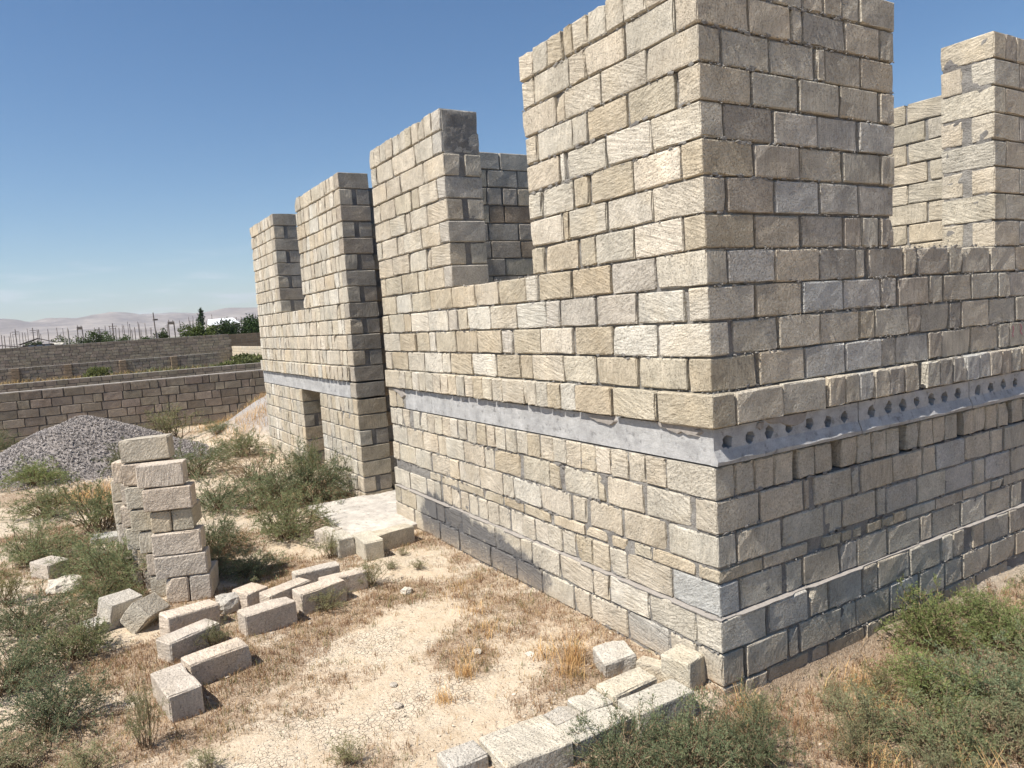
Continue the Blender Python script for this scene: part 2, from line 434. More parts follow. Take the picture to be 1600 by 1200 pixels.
def lumps_mesh(name, pts, sizes, mat, tones=None, squash=(1, 1, 1)):
    """many small angular stones in one mesh (octahedra pushed about)"""
    pts = np.asarray(pts, dtype=float); n = len(pts); sizes = np.asarray(sizes, dtype=float).reshape(-1, 1, 1)
    base = np.array([[1, 0, 0], [-1, 0, 0], [0, 1, 0], [0, -1, 0], [0, 0, 1], [0, 0, -1]], dtype=float)
    q = nr.normal(size=(n, 4)); q /= np.linalg.norm(q, axis=1, keepdims=True)
    w_, x, y, z = q.T
    Rm = np.stack([1 - 2 * (y * y + z * z), 2 * (x * y - z * w_), 2 * (x * z + y * w_), 2 * (x * y + z * w_), 1 - 2 * (x * x + z * z), 2 * (y * z - x * w_), 2 * (x * z - y * w_), 2 * (y * z + x * w_), 1 - 2 * (x * x + y * y)], 1).reshape(n, 3, 3)
    v = base[None] * nr.uniform(0.55, 1.25, (n, 6, 1)) + nr.uniform(-0.25, 0.25, (n, 6, 3))
    v = np.einsum('nij,nkj->nki', Rm, v) * np.array(squash) * sizes * 0.5 + pts[:, None, :]
    f = np.array([[0, 2, 4], [2, 1, 4], [1, 3, 4], [3, 0, 4], [2, 0, 5], [1, 2, 5], [3, 1, 5], [0, 3, 5]])
    F = (np.arange(n)[:, None, None] * 6 + f[None]).reshape(-1, 3)
    tn = None
    if tones is not None: tn = np.repeat(np.asarray(tones), 6, axis=0)
    return mesh(name, v.reshape(-1, 3), F, mat, tone=tn)

# ------------------------------------------------------------------ ground
def sstep(a, b, v):
    t = min(1.0, max(0.0, (v - a) / (b - a))); return t * t * (3 - 2 * t)
def mound(x, y):
    r = math.hypot((x + 13.4) / 1.2, (y - 1.5)) / 2.75
    return 1.12 * (1 - sstep(0.0, 1.0, r)) * (1 + 0.12 * noise.noise(Vector((x * 1.7, y * 1.7, 3.0))))
def gz(x, y):
    z = 0.0
    if -40 < x < 12 and -30 < y < 30:
        drop = (0.11 + 0.10 * sstep(-0.1, 0.45, y)) * sstep(-0.04, 0.10, x) * (1 - sstep(2.5, 6.0, x)) * sstep(-2.6, -1.9, y)
        z = -drop + 0.022 * fbm(x, y, 0, 0.9, 3) + 0.008 * fbm(x, y, 5, 5.0, 2)
        if x < -10.5: z += mound(x, y)
    return z
BARE = [(-1.25, -1.75, 0.55), (-0.75, -1.35, 0.45), (-1.9, -1.2, 0.35), (-8.6, -3.9, 0.7), (-7.2, -2.2, 0.6), (-3.2, -0.6, 0.4), (-1.0, -0.8, 0.3)]
WEEDY = [(-2.6, -1.1, 0.45), (-1.8, -2.2, 0.45), (-2.2, -1.75, 0.4), (-5.0, -2.6, 0.7), (-1.2, -0.95, 0.35), (-0.75, -0.5, 0.28), (-3.4, -1.9, 0.5), (-9.5, -3.0, 0.8), (-2.6, -2.9, 0.5), (-1.6, -3.0, 0.5), (0.3, 0.4, 0.5), (0.35, 1.2, 0.6), (0.5, 0.0, 0.4)]
def litter(x, y):
    v = 0.50 + 0.80 * fbm(x, y, 2.0, 1.4, 3)
    for cx, cy, r in BARE: v -= 0.75 * math.exp(-((x - cx) ** 2 + (y - cy) ** 2) / (r * r))
    for cx, cy, r in WEEDY: v += 0.50 * math.exp(-((x - cx) ** 2 + (y - cy) ** 2) / (r * r))
    return min(1.0, max(0.0, v))
def axis(a, b, step, far):
    c = list(np.arange(a, b + 1e-6, step)); lo = []; hi = []
    s = step; v = a
    while v > -far: s *= 1.22; v -= s; lo.append(v)
    s = step; v = b
    while v < far: s *= 1.22; v += s; hi.append(v)
    return lo[::-1] + c + hi
xs = axis(-13.5, 2.4, 0.055, 7000.0); ys = axis(-5.2, 3.6, 0.055, 7000.0)
gv = []; gt = []
for x in xs:
    for y in ys:
        gv.append((x, y, gz(x, y)))
        far = sstep(14.0, 30.0, max(-x, abs(y)))
        near = -16 < x < 5 and -9 < y < 8
        lt = litter(x, y) if near else 0.5
        lt = max(lt, 0.9 * sstep(-0.02, 0.12, x) * sstep(-2.2, -1.4, y), 0.8 * sstep(0.1, 0.5, mound(x, y)) if x < -9 else 0)
        gt.append((lt, sstep(0.06, 0.5, mound(x, y)) * (0.45 + 0.55 * sstep(-0.35, 0.15, noise.noise(Vector((x * 1.4, y * 1.4, 8.0))))) if near else 0.0, far, 1.0))
ny = len(ys); ii = np.arange(len(xs) - 1)[:, None] * ny + np.arange(ny - 1)[None, :]
gf = np.stack([ii, ii + ny, ii + ny + 1, ii + 1], -1).reshape(-1, 4)
g = obj('ground', mesh('ground', gv, gf, M['ground'], smooth=True, tone=gt))
tag(g, 'dry cracked sandy ground with sparse brown weeds', kind='structure')

# bare hills on the horizon
def hills():
    V = []; F = []; na = 520; nd = 16
    for i in range(na + 1):
        az = math.radians(95 + 150 * i / na)
        for j in range(nd + 1):
            d = 2600 + 3600 * j / nd
            u = j / nd
            ridge = math.exp(-((u - 0.50) / 0.22) ** 2) * 190 + math.exp(-((u - 0.15) / 0.12) ** 2) * 44 + math.exp(-((u - 0.92) / 0.14) ** 2) * 205
            x, y = math.cos(az) * d, math.sin(az) * d
            k = 0.80 + 0.34 * noise.fractal(Vector((x, y, 0)) * 0.0011, 0.9, 2.1, 5) + 0.10 * noise.noise(Vector((x, y, 9)) * 0.006)
            V.append((x + CAM.x, y + CAM.y, max(-2.0, ridge * k - 2)))
    for i in range(na):
        for j in range(nd):
            a = i * (nd + 1) + j; F.append((a, a + 1, a + nd + 2, a + nd + 1))
    o = obj('hills', mesh('hills', V, np.array(F), M['hill'], smooth=True)); tag(o, 'low bare brown hills along the horizon', kind='structure')
hills()

# ------------------------------------------------------------------ the unfinished house
# courses: bed-joint heights; joints along the faces in millimetres from the near corner
ZJ = {-1: -0.20, 0: 0.0, 1: 0.2, 2: 0.4, 3: 0.6, 4: 0.69, 5: 0.89, 6: 1.09, 7: 1.29, 8: 1.51}
for j in range(9, 22): ZJ[j] = 1.51 + 0.2 * (j - 8)
LIT = {
 -1: '0-140 156-444t 456-873t 893-1351 1367-1859 1877-2456 2477-3166 3192-3871 3901-4708',
 0: '0-171 186-403 415-805g 818-1211 1226-1412 1428-1838 1856-2222 2242-2651 2674-3267 3294-3687 3716-4317 4351-4854',
 1: '0-170w 180-577 589-978w 991-1163 1178-1572 1589-1964 1973-2137 2147-2557 2568-3184 3210-3552 3581-3742 3757-4247 4263-4665t 4684-4851t',
 2: '0-378 395-807 814-996 1003-1190y 1198-1382t 1390-1561 1569-1750 1750-1941w 1941-2124 2134-2316w 2327-2509 2509-2700 2712-2878 2902-3064 3076-3232 3259-3421 3435-3620 3664-3798 3813-3983 4015-4430 4448-4867',
 3: '0-156t 192-553t 565-732t 803-963t 1019-1267y 1275-1656y 1708-2077t 2097-2414t 2436-2750t 2774-3263t 3289-3625y 3654-3895y',
 4: '0-399 428-824 850-1194 1239-1394 1426-1817w 1826-2229w 2239-2406 2417-2812 2824-3213w 3227-3416y 3416-3823 3854-4222 4238-4658y 4677-4845',
 5: '0-162 203-589 620-976 1018-1089t 1096-1487 1544-1680t 1689-2056y 2114-2532t 2543-2702 2714-3092 3105-3467 3467-3639y 3654-3990 4005-4405 4422-4822',
 6: '0-391 402-581 587-748 755-926 932-1100w 1100-1263y 1263-1443 1451-1616 1616-1791 1791-1975t 1975-2140 2150-2313 2323-2483 2494-2640 2651-2815t 2827-2998 3011-3177 3191-3351w 3351-3519 3519-3693y 3693-3860 3875-4033 4049-4213 4314-4488 4506-4650 4669-4837',
 7: '4464-4625t 4644-4850t',
 8: '0-408t 431-832t 858-1246t 1254-1433w 1433-1597t 1597-1753 1753-1935 1935-2259 2259-2428 2438-2593y 2593-2766t 2778-2923 2935-3086 3086-3257y 3257-3421 3421-3591 3591-3769 3769-3924 3924-4084w 4100-4266t 4266-4439 4439-4844y',
 9: '0-166t 187-591t 621-1025t 1039-1413y 1421-1829 1838-2006t 2016-2380t 2401-2808w 2820-3238t 3251-3415w 3415-3810w 3825-4227 4244-4669t 4688-4858',
 10: '0-404w 432-845w 852-1254t 1292-1691w 1691-2079t 2118-2269g 2280-2685t 2697-3088t 3101-3508t 3522-3668w 3683-3976t 4008-4411t 4429-4873',
 11: '0-148w 189-580w 604-990g 1018-1412g 1428-1593g 1601-2006w 2015-2422 2433-2833w 2833-3018y 3044-3213g 3226-3648w 3663-4084w 4084-4250t 4250-4659y 4678-4868t',
 12: '0-399 416-819g 845-1253t 1268-1665t 1699-1860w 1869-2269t 2279-2673 2685-3115y 3128-3583t 3583-4013t 4029-4418w 4454-4844t',
 13: '0-160t 170-580w 592-969 983-1145t 1175-1558y 1592-1747t',
 14: '0-400 411-825w 845-1252 1260-1321t 1336-1742w',
 15: '0-156t 171-568w 574-982t 1016-1173t 1195-1556 1581-1745',
 16: '0-389 395-805w 824-1228 1265-1311w 1342-1748',
 17: '0-157 192-580t 603-987t 1001-1157 1157-1571 1596-1743',
 18: '0-405 416-836 842-1226 1233-1332 1340-1755',
 19: '0-157 177-584 596-978 985-1161 1169-1584 1593-1749',
 20: '0-190 195-388 394-587 592-757 757-926 933-1099 1106-1200t 1223-1391t 1399-1579 1587-1760',
}
PIER2 = {
 13: '3083-3241 3254-3680y 3680-3832y 3848-4239t 4256-4686t 4686-4838t',
 14: '3089-3484 3498-3585 3614-4000 4016-4442 4460-4852',
 15: '3083-3268 3268-3667 3682-4108 4108-4277 4295-4693 4712-4866',
 16: '3089-3499 3513-3891 3923-4019 4036-4429 4447-4879',
 17: '3095-3254 3268-3653 3668-3837t 3868-4264t 4281-4680 4699-4873',
 18: '3088-3513 3528-4071 4088-4451 4469-4867',
 19: '3106-3280 3294-3684 3699-4250 4267-4685 4704-4860',
 20: '3112-3273 3286-3441 3455-3586 3586-3737 3752-3893t 3893-4056 4056-4208 4225-4401 4401-4565 4565-4736 4736-4873',
}
DARK = {
 -1: '0-145 156-348 365-740t 771-933 946-1324t 1338-1506 1506-1656 1672-1757 1772-1956 1972-2300 2317-2752 2771-3245',
 0: '0-156 178-540 558-643d 667-1074 1074-1239 1246-1616 1632-1969b 1985-2303 2321-2551 2569-2946 2965-3349 3370-3727',
 1: '0-356g 385-744g 769-942 962-1302g 1323-1488d 1496-1861 1877-2247 2273-2420 2438-2590 2710-2880 2889-3257 3277-3693d',
 2: '0-160b 182-546 582-734 747-1095 1122-1287g 1294-1628 1651-2027 2043-2184 2209-2575 2593-2930 2959-3329 3350-3519',
 3: '0-373t 384-790 943-1121t 1141-1244t 1258-1349t 1413-1565t 1573-1723t 1723-1870t 1878-2237 2245-2613d 2623-3028 3038-3217 3227-3670',
 4: '0-148 164-542 571-962 975-1147 1160-1511 1533-1629 1644-2001g 2025-2376 2385-2762b 2772-2932 2952-3330b 3351-3780',
 5: '0-356 373-755 780-823d 874-1249 1263-1339 1360-1710 1725-2078 2087-2252 2261-2645b 2664-3021 3031-3209 3249-3691',
 6: '0-153 164-321 332-502 508-673 727-888 888-1055 1161-1318 1325-1480 1487-1641 1648-1807 1892-2034 2051-2214 2223-2375 2384-2550 2639-2795 2804-2955 2965-3130 3140-3301 3372-3540 3561-3756',
 8: '0-149 159-556 562-969 994-1157 1163-1312 1312-1465g 1472-1638 1638-1818d 1826-1996 2092-2256 2256-2425d 2434-2618g 2618-2800b 2809-2959b 2959-3133d 3133-3282d 3292-3445 3456-3646',
 9: '0-363 402-803 821-1211b 1224-1608b 1615-1778d 1785-2170g 2178-2344d 2352-2738 2756-3144 3163-3323 3333-3721',
 10: '0-154g 196-569 586-966 978-1374 1387-1549t 1556-1928 1936-2085d 2093-2449 2458-2615d 2624-3010 3029-3415 3436-3775',
 11: '0-377b 399-802 814-1205b 1219-1612b 1627-1789g 1819-2178d 2194-2359 2385-2743 2761-3136 3156-3334 3344-3796g',
 12: '0-160d 170-565b 571-982 988-1353d 1360-1449 1498-1885d 1892-2039 2063-2447d 2456-2638 2647-3032 3051-3426 3436-3883',
 13: '0-392d 408-801 825-1220d 1240-1421d 1435-1603 1632-1777d',
 14: '0-166 187-573d 589-985b 1004-1387g 1407-1783g',
 15: '0-401d 417-812d 830-1222 1241-1630 1644-1796',
 16: '0-168 183-580d 597-989g 1002-1387g 1414-1801g',
 17: '0-400 421-812 830-1204 1230-1620 1642-1800',
 18: '0-164 189-572 583-975 1000-1079 1086-1441 1448-1798',
 19: '0-399 415-766 783-876 888-1277d 1290-1647 1661-1818',
 20: '0-241 251-580 591-879 897-1077 1083-1265 1271-1441 1448-1824',
}
HOLES = [[0.112, 0.299, 0.466, 0.647, 0.841, 1.025, 1.196], [1.487, 1.684, 1.851, 2.024, 2.21, 2.379, 2.562], [2.85, 3.04, 3.23, 3.42, 3.61, 3.80, 3.95]]
SLABS = [(0.0, 1.335), (1.345, 2.71), (2.72, 4.05)]
def parse(s):
    out = []
    for it in s.split():
        t = 'l'
        if it[-1].isalpha(): t = it[-1]; it = it[:-1]
        a, b = it.split('-'); out.append((int(a) / 1000, int(b) / 1000, t))
    return out
house = empty('unfinished_house', (-2.5, 2.0, 0.0))
tag(house, 'roofless unfinished house of cream limestone blocks with tall corner tower', 'house')
HB = []                                     # every block of the house
def face_out(k):
    return 0.024 if k < 2 else (0.036 if k == 8 else 0.0)
hr = random.Random(21)
def zrow(k, ztab=ZJ):
    return ztab[k], ztab[k + 1]
def put(x0, x1, y0, y1, z0, z1, tone, along='x', joint=0.011):
    """a block filling the given space less its joints; along: the axis of its length"""
    H = (z1 - z0) - joint * hr.uniform(0.7, 1.6)
    cz = (z0 + z1) / 2 + hr.uniform(-0.002, 0.002)
    if along == 'x': L, D, rz = x1 - x0, y1 - y0, 0.0
    else: L, D, rz = y1 - y0, x1 - x0, math.pi / 2
    HB.append(make_block(((x0 + x1) / 2, (y0 + y1) / 2, cz), L, D, H, rz, tone_of(tone, hr), hr))
def lit_block(a, b, k, tone, depth=None, ztab=ZJ, extra=0.0):
    L = b - a
    if depth is None: depth = 0.36 if L < 0.23 else 0.19
    z0, z1 = zrow(k, ztab); o = face_out(k) + hr.uniform(-0.004, 0.004) + extra
    e = 0.003 if k > 8 else 0.0015; put(-b + e, -a - e, -o, depth, z0, z1, tone)
def dark_block(a, b, k, tone, depth=None):
    L = b - a
    if depth is None: depth = 0.36 if L < 0.23 else 0.19
    z0, z1 = zrow(k); o = face_out(k) + hr.uniform(-0.004, 0.005)
    if k == 3 and L < 0.2: z1 -= hr.uniform(0, 0.015)
    e = 0.003 if k > 8 else 0.0015; put(-depth, o, a + e, b - e, z0, z1, tone, 'y')
for k in range(-1, 21):
    if k == 7: 
        for a, b, t in parse(LIT[7]): lit_block(a, b, 7, t)
        continue
    L = parse(LIT[k]); Dk = parse(DARK[k])
    deep = 0.385 if k in (20, 12) else None
    # the corner stone shows on both faces
    a0, b0, t0 = L[0]; c0, d0, t1 = Dk[0]
    o = face_out(k); z0, z1 = zrow(k)
    tt = t0 if t0 != 'l' else (t1 if t1 in 'gb' else 'l')
    if b0 >= d0: put(-b0, o, -o, d0, z0, z1, tt, 'x')
    else: put(-b0, o, -o, d0, z0, z1, tt, 'y')
    for a, b, t in L[1:]: lit_block(a, b, k, t, deep if (k == 20 or b > 1.7) else None)
    for a, b, t in Dk[1:]: dark_block(a, b, k, t, deep if (k == 20 or a > 1.75) else None)
# end faces of piers and openings: one long stone, or two short ones with mortar between
def jamb_x(xf, k, first_len, z0, z1, tone='l'):
    """stones of the end face looking to +X at x = xf, behind the front stone"""
    put(xf - first_len, xf - hr.uniform(0, 0.006), 0.225, 0.39, z0, z1, tone)
for k, s in PIER2.items():
    L = parse(s); z0, z1 = zrow(k)
    a, b, t = L[0]
    if b - a < 0.25: put(-b, -a, 0.0, 0.39, z0, z1, t if t != 'l' else 'g', 'y')
    else:
        put(-b, -a, 0.0, 0.165, z0, z1, t); jamb_x(-a, k, b - a, z0, z1)
    for a, b, t in L[1:]: lit_block(a, b, k, t, 0.385 if k == 20 else None)
def run(a, b, r, mean=(0.17, 0.40), odds=0.72, gap=0.012):
    """random run of stones between a and b"""
    out = []; x = a
    while x < b - 0.02:
        L = r.uniform(0.155, 0.185) if r.random() < odds else (r.uniform(0.38, 0.41) if r.random() < 0.6 else r.uniform(0.09, 0.13))
        if b - (x + L) < 0.09: L = b - x
        out.append((x, x + L)); x += L + gap * r.uniform(0.3, 1.3)
    return out
# the far wing, in line with the sunny wall
ZF = dict(ZJ)
for i in range(8): ZF[7 - i] = 1.29 - 0.2 * i
ZF[-1] = -0.31
A3, B3, A4, B4 = 5.96, 7.95, 9.28, 10.98
DOOR = (7.555, 8.49)
for k in range(-1, 21):
    if k not in ZF or k + 1 not in ZF or (k == 7): continue
    z0, z1 = ZF[k], ZF[k + 1]
    segs = [(A3, B4)]
    if k <= 6: segs = [(A3, DOOR[0]), (DOOR[1], B4)]
    if k >= 13: segs = [(A3, B3), (A4, B4)]
    for si, (a, b) in enumerate(segs):
        odds = 0.9 if k in (8, 6) else (0.25 if 8 < k < 13 else 0.30)
        stretch = (k % 2 == 0) if k >= 8 else (k not in (4, 1))
        x = a
        if si == 0 or k <= 6 or k >= 13:
            # the end stone next to an opening on the near side
            L = 0.16 if stretch else 0.22
            if stretch: put(-(a + L), -a, 0.0, 0.39, z0, z1, 'd' if k > 6 else 't', 'y')
            else:
                put(-(a + L), -a, 0.0, 0.165, z0, z1, 'l'); put(-(a + L), -a - 0.004, 0.225, 0.39, z0, z1, 'd')
            x = a + L + 0.012
        for p, q in run(x, b, hr, odds=odds + 0.25):
            if q - p > 0.3 and k not in (8, 6) and hr.random() < 0.55: q2 = p + (q - p) * hr.uniform(0.5, 0.62); lit_block(p, q2, k, hr.choice('llwy'), None, ZF); lit_block(q2 + .006, q, k, hr.choice('llwy'), None, ZF); continue
            lit_block(p, q, k, hr.choice('llllwyyt' if k < 9 else 'lllwwyl'), 0.385 if k in (20, 12) else None, ZF)
# stones beside the lintel of the far wing
put(-6.17, -A3, 0.0, 0.39, 1.30, 1.50, 'd', 'y')
# inner wall seen through the window opening (faces +X)
for k in range(11, 21):
    z0, z1 = zrow(k); y = 0.40 + (0.0 if k % 2 else 0.18)
    while y < 3.0:
        L = 0.39 if hr.random() < 0.85 else 0.19
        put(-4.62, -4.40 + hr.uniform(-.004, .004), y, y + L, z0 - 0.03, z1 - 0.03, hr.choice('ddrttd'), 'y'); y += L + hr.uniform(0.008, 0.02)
# inner wall at the back (faces -Y, in the sun)
for k in range(10, 21):
    z0, z1 = zrow(k); x = -0.42 - (0.0 if k % 2 else 0.2)
    while x > -3.6:
        L = 0.39 if hr.random() < 0.8 else 0.18
        put(x - L, x, 4.42 + hr.uniform(-.004, .004), 4.62, z0 - 0.03, z1 - 0.03, hr.choice('yytlyl')); x -= L + hr.uniform(0.01, 0.035)
# pier at the far side of the side window
TP = 3.105
for k in range(13, 21):
    z0, z1 = zrow(k); t = hr.choice('lly')
    if k % 2 == 0:
        put(-0.395, 0.0, TP, TP + 0.17, z0, z1, t); y = TP + 0.18
    else:
        put(-0.165, 0.0, TP, TP + 0.38, z0, z1, t, 'y'); put(-0.395, -0.235, TP, TP + 0.36, z0, z1, hr.choice('ly'), 'y'); y = TP + 0.39
    while y < 4.7:
        L = (hr.uniform(0.15, 0.18) if k == 20 else 0.39); put(-0.19, 0.0, y, y + L, z0, z1, hr.choice('lgd'), 'y'); y += L + 0.012
# hall wall inside the entrance (faces +X)
for k in range(-1, 20):
    if k not in ZF or k + 1 not in ZF: continue
    z0, z1 = ZF[k], ZF[k + 1]; y = 0.405 + (0.0 if k % 2 else 0.2)
    while y < 2.2:
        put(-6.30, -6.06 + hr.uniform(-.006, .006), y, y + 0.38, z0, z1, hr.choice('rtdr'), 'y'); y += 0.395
HB.sort(key=apparent, reverse=True)
block_objects(HB[:300], house, M['stone'])
block_mass(HB[300:], house, M['stone_mass'], 'smaller_stone_blocks')

# mortar cores behind the facing stones
def core(lo, hi, cell=0.03, amp=0.012):
    i = house.location
    return rough_box('mortar', Vector(lo) - i, Vector(hi) - i, M['mortar'], house, cell, amp, seed=lo[0] * 3.1)
RC = 0.012; RU = 0.026
core((-4.80, RC, -0.5), (-0.02, 0.375, 1.285), 0.025)
core((-4.80, RC - 0.024, -0.5), (-0.016, RC + 0.1, 0.392), 0.02)
core((-4.80, RC, 1.30), (-4.40, 0.375, 1.52), 0.03)
core((-4.80, RU, 1.515), (-0.02, 0.375, 2.50), 0.025)
core((-1.72, RU, 2.495), (-0.02, 0.375, 4.085), 0.025)
core((-4.80, RU, 2.495), (-3.105, 0.375, 4.085), 0.025)
core((-0.375, 0.37, -0.5), (-RC, 8.0, 1.085), 0.03)
core((-0.375, 0.37, -0.5), (-RC + 0.024, 8.0, 0.392), 0.03)
core((-0.375, 0.37, 1.08), (-0.21, 8.0, 1.285), 0.05)
core((-0.375, 0.37, 1.515), (-RU, 8.0, 2.50), 0.03)
core((-0.375, 0.37, 2.495), (-RU, 1.765, 4.085), 0.025)
core((-0.38, TP + 0.006, 2.495), (-RU, 8.0, 4.085), 0.03)
core((-4.78, 0.37, -0.5), (-4.42, 8.0, 4.05), 0.06)
core((-4.5, 4.44, -0.5), (-0.36, 4.80, 4.05), 0.05)
core((-DOOR[0] + 0.01, RC, -0.5), (-A3 - 0.02, 0.375, 1.285), 0.035)
core((-B4 + 0.02, RC, -0.5), (-DOOR[1] - 0.01, 0.375, 1.285), 0.035)
core((-B4 + 0.02, RU, 1.515), (-A3 - 0.02, 0.375, 2.50), 0.035)
core((-B3 + 0.02, RU, 2.495), (-A3 - 0.02, 0.375, 4.085), 0.035)
core((-B4 + 0.02, RU, 2.495), (-A4 - 0.02, 0.375, 4.085), 0.035)
core((-6.40, 0.37, -0.5), (-6.08, 8.0, 3.95), 0.06)
core((-B4 + 0.02, 0.37, -0.5), (-B4 + 0.36, 8.0, 4.08), 0.08)
core((-B4 + 0.3, 4.44, -0.5), (-6.3, 4.8, 3.9), 0.08)
core((-10.7, 7.7, -0.5), (-0.3, 8.06, 4.0), 0.1)

# hollow floor slabs: their ends with round holes on the shady side, a flat edge on the sunny side
def slab_part(y0, y1, holes):
    V = []; F = []
    def v(x, y, z): V.append((x, y, z)); return len(V) - 1
    zb, zt = 1.296, 1.504
    prof = [(0.022, zb), (0.030, zb + 0.022), (0.0, zb + 0.085)]      # lip under the holes
    zc0, zc1 = zb + 0.085, zt
    nseg = 40
    ysg = [y0 + (y1 - y0) * i / nseg for i in range(nseg + 1)]
    rows = []
    for x, z in prof:
        rows.append([v(x + 0.006 * noise.noise(Vector((y * 11, z * 30, 1))) if x > 0 else x, y, z + (0.012 * noise.noise(Vector((y * 7, 4, z))) if z > zb + 0.01 and x > 0 else 0)) for y in ysg])
    for a, b in zip(rows, rows[1:]):
        for i in range(nseg): F.append((a[i], a[i + 1], b[i + 1], b[i]))
    k0 = v(-0.03, y0, zb); k1 = v(-0.03, y0, zb + 0.085); F.append((rows[0][0], rows[1][0], rows[2][0], k1, k0))
    # face with holes
    cuts = [y0] + [(p + q) / 2 for p, q in zip(holes, holes[1:])] + [y1]
    N = 16
    for h, (c0, c1) in zip(holes, zip(cuts, cuts[1:])):
        rr = 0.030 + 0.010 * hr.random(); zc = zb + 0.128 + hr.uniform(-.006, .006)
        outer = []; inner = []; deep = []
        for i in range(N):
            a = 2 * math.pi * i / N
            ca, sa = math.cos(a), math.sin(a)
            # ray from hole centre to the cell border
            ty = (c1 - h) / ca if ca > 1e-6 else ((c0 - h) / ca if ca < -1e-6 else 9e9)
            tz = (zc1 - zc) / sa if sa > 1e-6 else ((zc0 - zc) / sa if sa < -1e-6 else 9e9)
            t = min(ty, tz)
            outer.append(v(0.0, h + t * ca, zc + t * sa))
            rj = rr * hr.uniform(0.85, 1.35)
            inner.append(v(-0.002, h + rj * ca, zc + rj * sa)); deep.append(v(-0.14, h + rr * ca, zc + rr * sa))
        for i in range(N):
            j = (i + 1) % N
            F.append((outer[i], outer[j], inner[j], inner[i])); F.append((inner[i], inner[j], deep[j], deep[i]))
        F.append(tuple(deep))
        for y, z, s0, s1 in ((c1, zc1, 0, 1), (c0, zc1, 1, 2), (c0, zc0, 2, 3), (c1, zc0, 3, 4)):
            q0 = int(N * s0 / 4); k = v(0.0, y, z); ring = outer[q0:q0 + N // 4 + 1] + ([outer[0]] if s1 == 4 else [])
            for a, b in zip(ring, ring[1:]): F.append((k, b, a))
    # the rest of the slab body
    XL = -4.395
    ybk = y0 + (0.006 if y0 < 0.1 else 0.0)
    def box(xa, xb, ya, yb, za, zb_):
        q = [v(x, y, z) for z in (za, zb_) for y in (ya, yb) for x in (xa, xb)]
        for f in ((0, 2, 3, 1), (4, 5, 7, 6), (0, 1, 5, 4), (2, 6, 7, 3), (0, 4, 6, 2)): F.append(tuple(q[i] for i in f))
    box(XL, -0.0005, ybk, y1, zb + 0.0005, zt)
    V = [(x + 2.5, y - 2.0, z) for x, y, z in V]
    return obj('hollow_floor_slab', mesh('hollow_floor_slab', V, F, M['concrete']), house)
for (a, b), h in zip(SLABS, HOLES): slab_part(a, b, h)
def solid(name, lo, hi, mat, parent, amp=0.004, cell=0.08):
    i = parent.location
    return rough_box(name, Vector(lo) - i, Vector(hi) - i, mat, parent, cell, amp)
solid('hollow_floor_slab', (-4.40, 4.06, 1.30), (-0.02, 7.7, 1.50), M['concrete'], house)
solid('lintel', (-11.02, 0.008, 1.298), (-6.19, 0.37, 1.502), M['concrete'], house, 0.003, 0.05)
solid('hollow_floor_slab', (-10.7, 0.375, 1.31), (-6.4, 4.44, 1.50), M['concrete'], house)

# mortar ledge on top of the plinth, lumps squeezed from the joints, smears on the slab
def ledge(p0, p1, n, out, name='mortar_ledge'):
    p0 = Vector(p0); p1 = Vector(p1); nrm = Vector(out); V = []; F = []; N = 160
    for i in range(N + 1):
        p = p0.lerp(p1, i / N); f = 0.5 + 0.5 * noise.noise(p * 8.0); g_ = noise.noise(p * 2.3)
        w_ = -0.004 + 0.012 * f + (0.004 if g_ > 0 else -0.014)
        a = p + nrm * (0.026 + w_); h = 0.004 + 0.005 * noise.noise(p * 13.0)
        V += [p + nrm * (-0.03), a + Vector((0, 0, -0.004)), a + Vector((0, 0, h * 0.5)), p + nrm * (-0.03) + Vector((0, 0, h + 0.004))]
    for i in range(N):
        for j in range(3): F.append((4 * i + j, 4 * i + j + 1, 4 * i + j + 5, 4 * i + j + 4))
    V = [Vector(q) - house.location for q in V]
    obj(name, mesh(name, [tuple(q) for q in V], F, M['smear']), house)
ledge((0.02, 0, 0.398), (-4.8, 0, 0.398), 0, (0, -1, 0)); ledge((0, -0.02, 0.398), (0, 7.0, 0.398), 0, (1, 0, 0))
pts = []; szs = []
for k in range(-1, 21):
    if k == 7: continue
    z = ZJ[k]
    x_end = -4.8 if k <= 13 else -1.74
    for _ in range(int(26 * abs(x_end))):
        x = hr.uniform(x_end, 0); 
        if noise.noise(Vector((x * 2.2, z * 5, 1))) < -0.12: continue
        pts.append((x + 2.5, -face_out(k) * (k < 2) - 0.002 + hr.uniform(0.0, 0.010) - 2.0, z + hr.uniform(-0.006, 0.006))); szs.append(hr.uniform(0.006, 0.022))
    y_end = 3.9 if k <= 13 else 1.8
    for _ in range(int(34 * y_end)):
        y = hr.uniform(0, y_end)
        if noise.noise(Vector((y * 2.2, z * 5, 7))) < -0.10: continue
        pts.append((face_out(k) * (k < 2) + 0.002 - hr.uniform(0.0, 0.010) + 2.5, y - 2.0, z + hr.uniform(-0.006, 0.006))); szs.append(hr.uniform(0.006, 0.022))
    if k > 12:
        for _ in range(40): pts.append((hr.uniform(-4.83, -3.1) + 2.5, hr.uniform(-0.002, 0.008) - 2.0, z + hr.uniform(-0.006, 0.006))); szs.append(hr.uniform(0.006, 0.018))
tag(obj('mortar_crumbs', lumps_mesh('mortar_crumbs', pts, szs, M['mortar'], squash=(1, 1, 0.8)), house), kind='stuff')
pts = []; szs = []
